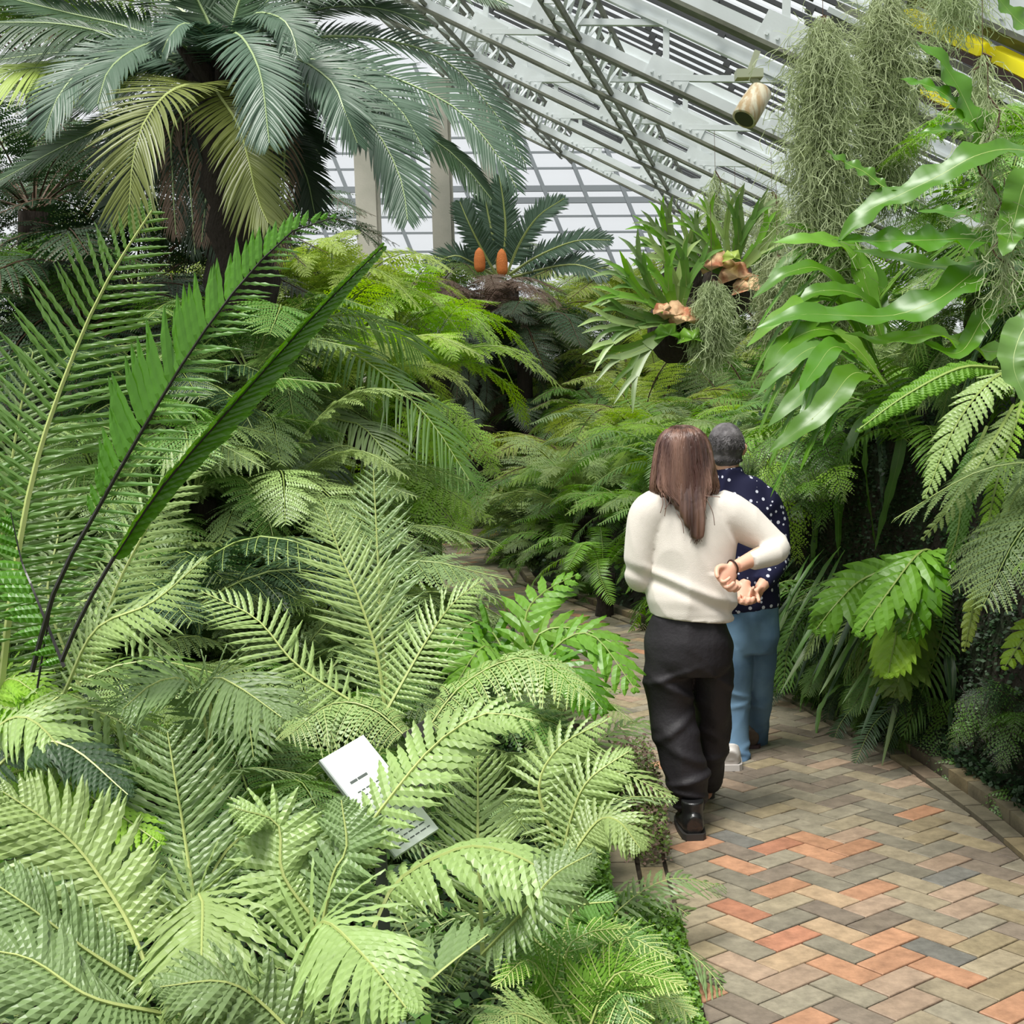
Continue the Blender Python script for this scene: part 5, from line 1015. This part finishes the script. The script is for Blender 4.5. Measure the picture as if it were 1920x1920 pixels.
# more wisps over the big fronds
moss('thin moss wisp draped over the broad frond at the right edge', 1868, 1900, 395, 540, 4.1, 160, 11, r=.0012, L=.2, top=.1)
moss('moss wisps caught on the upper right fronds', 1835, 1870, 180, 420, 4.2, 200, 12, r=.0012, L=.2, top=.1)

# staghorn ferns
shield = mat('papery_shield', (202, 166, 126), .8, var=.25, scale=14, c2=(150, 92, 62), c2scale=10, bump=.6, bscale=30, bdist=.01)
green_shield = G['fresh']
def stag(label, px, py, Y, n, seed, az=(80, 300), sz=.55, shields=()):
    c = at(px, py, Y); q = empty('staghorn_fern', c, label, 'fern'); rg = np.random.default_rng(seed)
    mb = MB(); ball(mb, (0, .12, -.04), (.16, .13, .2), 9); mb.obj('root_ball', bark, q, True)
    for k, (dx, dz, s, mt) in enumerate(shields):
        s *= .72; dx *= .8; dz *= .9
        mb = MB(); m_ = 10; R = []
        for r_ in range(6):
            t = r_/5; a = np.linspace(-.3, PI+.3, m_)
            R.append(np.stack([np.cos(a)*s*t*(1+.15*np.sin(a*7+k)*t), -.10*(1-t*t)-.02-.04*np.sin(a*5+k)*t-.03*k, np.sin(a)*s*t*(1+.2*np.sin(a*9)*t)], 1)+[dx, 0, dz])
        mb.quads(np.concatenate(R), [(i*m_+j, i*m_+j+1, (i+1)*m_+j+1, (i+1)*m_+j) for i in range(5) for j in range(m_-1)]); mb.obj('shield_frond', mt, q, True)
    for k in range(n):
        a = math.radians(az[0]+(az[1]-az[0])*(k+.5)/n+rg.uniform(-8, 8)); el = rg.uniform(-.25, 1.1); h_ = np.array([math.cos(a), -abs(math.sin(a))*.5-.1*rg.random(), 0]); L = sz*rg.uniform(.8, 1.2)
        # arms spread like antlers in the plane facing the path
        d = nrm(np.array([math.cos(a)*1.0, -.45, math.sin(a) if math.sin(a) > -.5 else -.5])+rg.normal(0, .12, 3))
        m1 = d*L*.45; mb = MB(); hn = (rg.normal(0, .3), -1, .5)
        strap_geo(mb, [np.zeros(3), d*L*.2, m1+[0, 0, .01]], w=.075, n=10, hint=hn, prof=[(0, .35), (.6, .7), (1, 1)], ruffle=.03, seed=k)
        for sgn in (-1, 1):
            e = nrm(d+sgn*.42*np.cross(d, [0, -1, 0])); m2 = m1+e*L*.3
            strap_geo(mb, [m1-d*.02, m1+e*L*.15, m2], w=.052, n=8, hint=hn, prof=[(0, .9), (.5, .8), (1, .9)], ruffle=.03, seed=k+9)
            for s2 in (-1, 1):
                f = nrm(e+s2*.35*np.cross(e, [0, -1, 0])); strap_geo(mb, [m2-e*.01, m2+f*L*.14, m2+f*L*.3+[0, 0, -.05*L]], w=.034, n=8, hint=hn, prof=[(0, .9), (.6, .7), (1, .1)], ruffle=.03, seed=k+5, rib=0)
        mb.obj('frond', [G[('mid', 'pale', 'fresh', 'grey')[k % 4]], S['gstem']], q, True)
    return q
stag('lower staghorn fern with orange-brown shields, in front of the centre of the far bank', 1272, 600, 7.3, 12, 5, (75, 230), .52, ((-.03, .02, .13, shield), (.03, -.02, .12, shield), (-.09, -.10, .10, green_shield), (.06, -.13, .10, green_shield), (-.13, .04, .07, shield)))
stag('upper staghorn fern with a peeling tan and orange shield beneath the glass roof', 1372, 520, 8.0, 9, 6, (20, 160), .50, ((-.10, .06, .15, shield), (.02, -.02, .15, shield), (.10, -.10, .13, shield), (-.02, .10, .08, G['yellow'])))
stag('staghorn fern of slim upright fronds left of the upper one', 1290, 505, 8.6, 6, 7, (60, 170), .45)

# far cycad with orange cones and the brown mound below it
YF_ = 20.5; YS = YF_/15.; b = at(940, 520, YF_); q = hframe('cycad', 'distant cycad with stiff fronds and orange cones beside the concrete columns', 'cycad', (b[0], b[1], float(bank(b[0], b[1])))); bo = np.array(q.location)
mb = MB(); mb.tube([[0, 0, 0], b-bo+[0, 0, -.1]], .27, 10); mb.obj('trunk', bark, q, True)
for pts in ([(930, 515, 15), (905, 470, 14.9), (880, 420, 14.8), (862, 378, 14.8)], [(940, 515, 15), (948, 440, 15), (944, 380, 15), (936, 330, 15)], [(950, 515, 15), (975, 455, 14.9), (1010, 405, 14.8), (1058, 372, 14.8)], [(955, 515, 15), (1010, 480, 14.8), (1080, 452, 14.6), (1145, 450, 14.5)],
            [(925, 515, 15), (880, 490, 14.9), (850, 480, 14.8), (800, 500, 14.8)], [(935, 515, 15), (925, 450, 15.1), (915, 400, 15.2), (905, 350, 15.2)], [(960, 520, 15), (1040, 500, 14.7), (1090, 498, 14.5), (1140, 520, 14.4)]):
    hf(q, pts, 'cycad', 'ystem', (0, -.8, .5), n=44, L=.22, w=.03, prof='even', a0=66, a1=35, t0=.12, droop=.1, vee=12, segs=3, rad=.02)
cone = mat('orange_cone', (206, 118, 52), .7, bump=1, bscale=60, bdist=.01, var=.1)
for (px, py, s) in ((942, 497, 1.), (900, 490, .9)):
    p = at(px, py+20, 14.4*YS)-bo; mb = MB(); s *= 1.45
    etube(mb, [p, p+[0, 0, .03], p+[0, 0, .14*s], p+[0, 0, .24*s], p+[0, 0, .27*s]], [.04, .08, .085, .06, .01], n=12, k=16); mb.obj('cone', cone, q, True)
YS = 1.0
for (px, py, Yd, R_, n, lf, seed, lb) in ((900, 585, 19.2, 1.25, 16, 'brown', 31, 'brown drooping old fronds mounded below the orange cones'), (985, 640, 18.8, 1.45, 15, 'dark', 32, 'dark flat-topped fern over the black hollow in the centre'), (880, 640, 18.8, 1.2, 14, 'silver', 33, 'silvery dark fern left of the flat-topped one')):
    b = at(px, py, Yd); z = float(bank(b[0], b[1])); fern('tree_fern', lb, 'fern', None, (b[0], b[1], z), R_, n, 'tree', (1, 1, 2), G[lf], S['brown'], rs=seed, trunk=max(.2, b[2]-z))
# centre ferns with tall arching fronds
for (px, py, Yd, R_, n, lf, seed, lb, kd, shp) in ((1085, 900, 12.2, 1.15, 10, 'pale', 41, 'pale green arching fern in the centre beyond the woman', 'lacy', (0, 0, 1)), (1190, 870, 10.8, .85, 9, 'fresh', 42, "light green fern rising just left of the woman's head", 'lacy', (0, 1)),
        (1270, 820, 11.6, .9, 9, 'lime', 43, "yellowish fern above and behind the woman's head", 'lacy', (1, 1)), (975, 860, 14.5, 1.0, 9, 'pale', 45, 'pale feathery fern just left of the arching centre fern', 'lacy', (0, 1, 1)), (1130, 1050, 10.4, .7, 10, 'fresh', 47, "bright low fern left of the woman's left elbow", 'fine', (1, 2, 0))):
    b = at(px, py, Yd); z = float(bank(b[0], b[1])); fern('arching_fern', lb, 'fern', None, (b[0], b[1], z), R_, n, kd, shp, G[lf], S['gstem'], rs=seed, trunk=min(.38, b[2]-z-.1) if b[2]-z > .25 else 0)
for (x_, y_, R_, lf, lb) in ((.32, 14.2, 1.0, 'pale', 'pale lacy fern on the bank right of the far path end'), (.35, 15.8, 1.05, 'mid', 'green lacy fern behind the pale one at the far path end'), (.18, 17.0, 1.1, 'lime', 'yellowish lacy fern closing the view past the far path end'), (.75, 13.2, .9, 'fresh', 'fresh green lacy fern below the arching centre fern'), (-1.5, 17.2, 1.0, 'fresh', 'bright fern left of the far path end')):
    fern('lacy_fern', lb, 'fern', None, crown(x_, y_), R_, 12, 'lacy', (0, 1, 2), G[lf], S['gstem'], rs=int(y_*10))
# tall backing plants on the far left below and behind the cycad
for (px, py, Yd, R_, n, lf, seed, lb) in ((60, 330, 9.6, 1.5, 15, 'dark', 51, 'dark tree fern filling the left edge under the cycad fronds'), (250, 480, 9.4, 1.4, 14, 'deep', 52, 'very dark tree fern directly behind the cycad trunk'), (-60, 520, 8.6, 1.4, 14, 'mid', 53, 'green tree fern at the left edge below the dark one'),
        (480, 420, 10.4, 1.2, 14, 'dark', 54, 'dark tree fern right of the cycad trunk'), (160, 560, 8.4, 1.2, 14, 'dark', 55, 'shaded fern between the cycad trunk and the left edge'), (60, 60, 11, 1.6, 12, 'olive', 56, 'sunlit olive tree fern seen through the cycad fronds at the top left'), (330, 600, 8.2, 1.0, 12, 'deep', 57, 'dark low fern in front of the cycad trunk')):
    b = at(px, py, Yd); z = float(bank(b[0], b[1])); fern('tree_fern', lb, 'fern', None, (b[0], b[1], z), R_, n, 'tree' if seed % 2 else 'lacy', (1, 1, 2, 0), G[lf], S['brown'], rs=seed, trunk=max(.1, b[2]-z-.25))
for (px, py, Yd, R_, n, lf, seed, lb) in ((640, 560, 10.2, 1.1, 14, 'yellow', 61, 'yellow-green tree fern left of the first concrete column'), (740, 590, 10.6, 1.1, 14, 'lime', 62, 'bright feathery fern under the concrete columns'), (560, 520, 10.0, 1.0, 13, 'yellow', 63, 'feathery fern just right of the cycad trunk'), (790, 680, 10.2, 1.0, 13, 'lime', 64, 'drooping yellow-green fern over the hollow left of centre'),
        (680, 690, 9.4, 1.0, 13, 'yellow', 65, 'olive-yellow fern above the narrow-leaved cycad'), (590, 640, 9.2, .9, 13, 'lime', 66, 'grey-green fern behind the narrow-leaved cycad')):
    b = at(px, py, Yd); z = float(bank(b[0], b[1])); fern('feathery_fern', lb, 'fern', None, (b[0], b[1], z), R_, n, 'lacy', (1, 2, 1, 0), G[lf], S['gstem'], rs=seed, trunk=max(.1, b[2]-z-.15))
# ------------------------------------------------------------------ say where each fern of the mass grows
def project(v):
    d = np.asarray(v, float)-[0, 0, EYE]; z = d@D0; return CX+F*(d@R1)/z, CY-F*(d@U1)/z
LM = [((310, 560), 'the cycad trunk'), ((430, 130), 'the big cycad crown'), ((676, 1490), 'the pale plant sign'), ((1285, 1550), "the woman's boots"), ((1280, 860), "the woman's brown hair"), ((1190, 1080), "the woman's left elbow"),
      ((1362, 840), "the grey-haired person's head"), ((1460, 1000), 'the dotted navy shirt'), ((1410, 1300), 'the blue jeans'), ((1272, 600), 'the lower staghorn fern'), ((1372, 520), 'the upper staghorn fern'), ((1543, 300), 'the longest moss column'),
      ((1660, 150), 'the second moss column'), ((694, 400), 'the first concrete column'), ((835, 400), 'the middle concrete column'), ((918, 400), 'the farthest concrete column'), ((942, 490), 'the orange cones'), ((910, 1020), 'the far end of the brick path'), ((1100, 1170), 'the bend of the brick path'),
      ((1240, 1780), 'the left kerb'), ((180, 960), 'the black fern stems'), ((150, 620), 'the thick pale midrib at the left edge'), ((1740, 450), 'the broad wavy fronds'), ((1680, 1120), 'the hanging lobed frond'), ((1800, 1400), 'the maidenhair fern'), ((1620, 1400), 'the right kerb'), ((1085, 800), 'the arching centre fern'), ((380, 1780), 'the fern folding over the bottom edge'), ((840, 960), 'the lime fern bank')]
KN = {'pale': 'pale green', 'grey': 'grey-green', 'mid': 'mid green', 'fresh': 'fresh green', 'lime': 'lime', 'yellow': 'yellow-green', 'olive': 'olive', 'dark': 'dark green', 'deep': 'very dark green', 'silver': 'silvery'}
LN = {G[k].name: v for k, v in KN.items()}
def vis(o):
    n = 0
    for c in o.children:
        pass
    return n
seen = {}
fill = [o for o in COL.objects if o.parent is None and o.get('group') and o.type == 'EMPTY']
for o in fill:
    fr = [c for c in o.children if c.name.startswith('frond')]
    tops = [np.array(o.location)+np.array(c.matrix_local @ Vector((0, .5, .25))) for c in fr]; c = np.mean(tops, 0)
    x, y = project(c); col = LN.get(fr[0].material_slots[0].material.name, 'green'); R_ = fr[0].matrix_local.to_scale().x
    kind = o['label'].split(' fern')[0].split(' ')[-1]; kn = {'wavy_fern': 'wavy fern', 'lacy_fern': 'feathery fern', 'dark_fern': 'shade fern', 'sword_fern': 'sword fern', 'hanging_fern': 'hanging fern', 'strap_fern': 'strap fern', 'bank_fern': 'bushy fern', 'kerb_fern': 'low fern', 'feathery_fern': 'feathery fern'}.get(o.name.split('.')[0], 'fern')
    if x < -60 or x > 1980 or y < -60 or y > 2000:
        pass
    lm = sorted(LM, key=lambda t: (t[0][0]-x)**2+(t[0][1]-y)**2); done = False
    for (lx, ly), nm in lm[:6]:
        dx, dy = x-lx, y-ly; d = math.hypot(dx, dy)
        near = 'just ' if d < 90 else ('' if d < 220 else 'well ')
        if near == '' : near = ''
        dirn = ('left of' if dx < 0 else 'right of') if abs(dx) > 2.2*abs(dy) else (('above' if dy < 0 else 'below') if abs(dy) > 2.2*abs(dx) else (('above and left of' if dx < 0 else 'above and right of') if dy < 0 else ('below and left of' if dx < 0 else 'below and right of')))
        lab = f'{col} {kn} {near}{dirn} {nm}'
        if len(lab.split()) <= 16 and lab not in seen: seen[lab] = 1; o['label'] = lab; done = True; break
    if not done:
        for (lx, ly), nm in lm[:4]:
            (l2x, l2y), n2 = lm[1] if nm != lm[1][1] else lm[0]
            lab = f'{col} {kn} between {nm} and {n2}'; lab = lab.replace('the thick pale midrib at the left edge', 'the thick pale midrib')
            if len(lab.split()) <= 16 and lab not in seen: seen[lab] = 1; o['label'] = lab; break
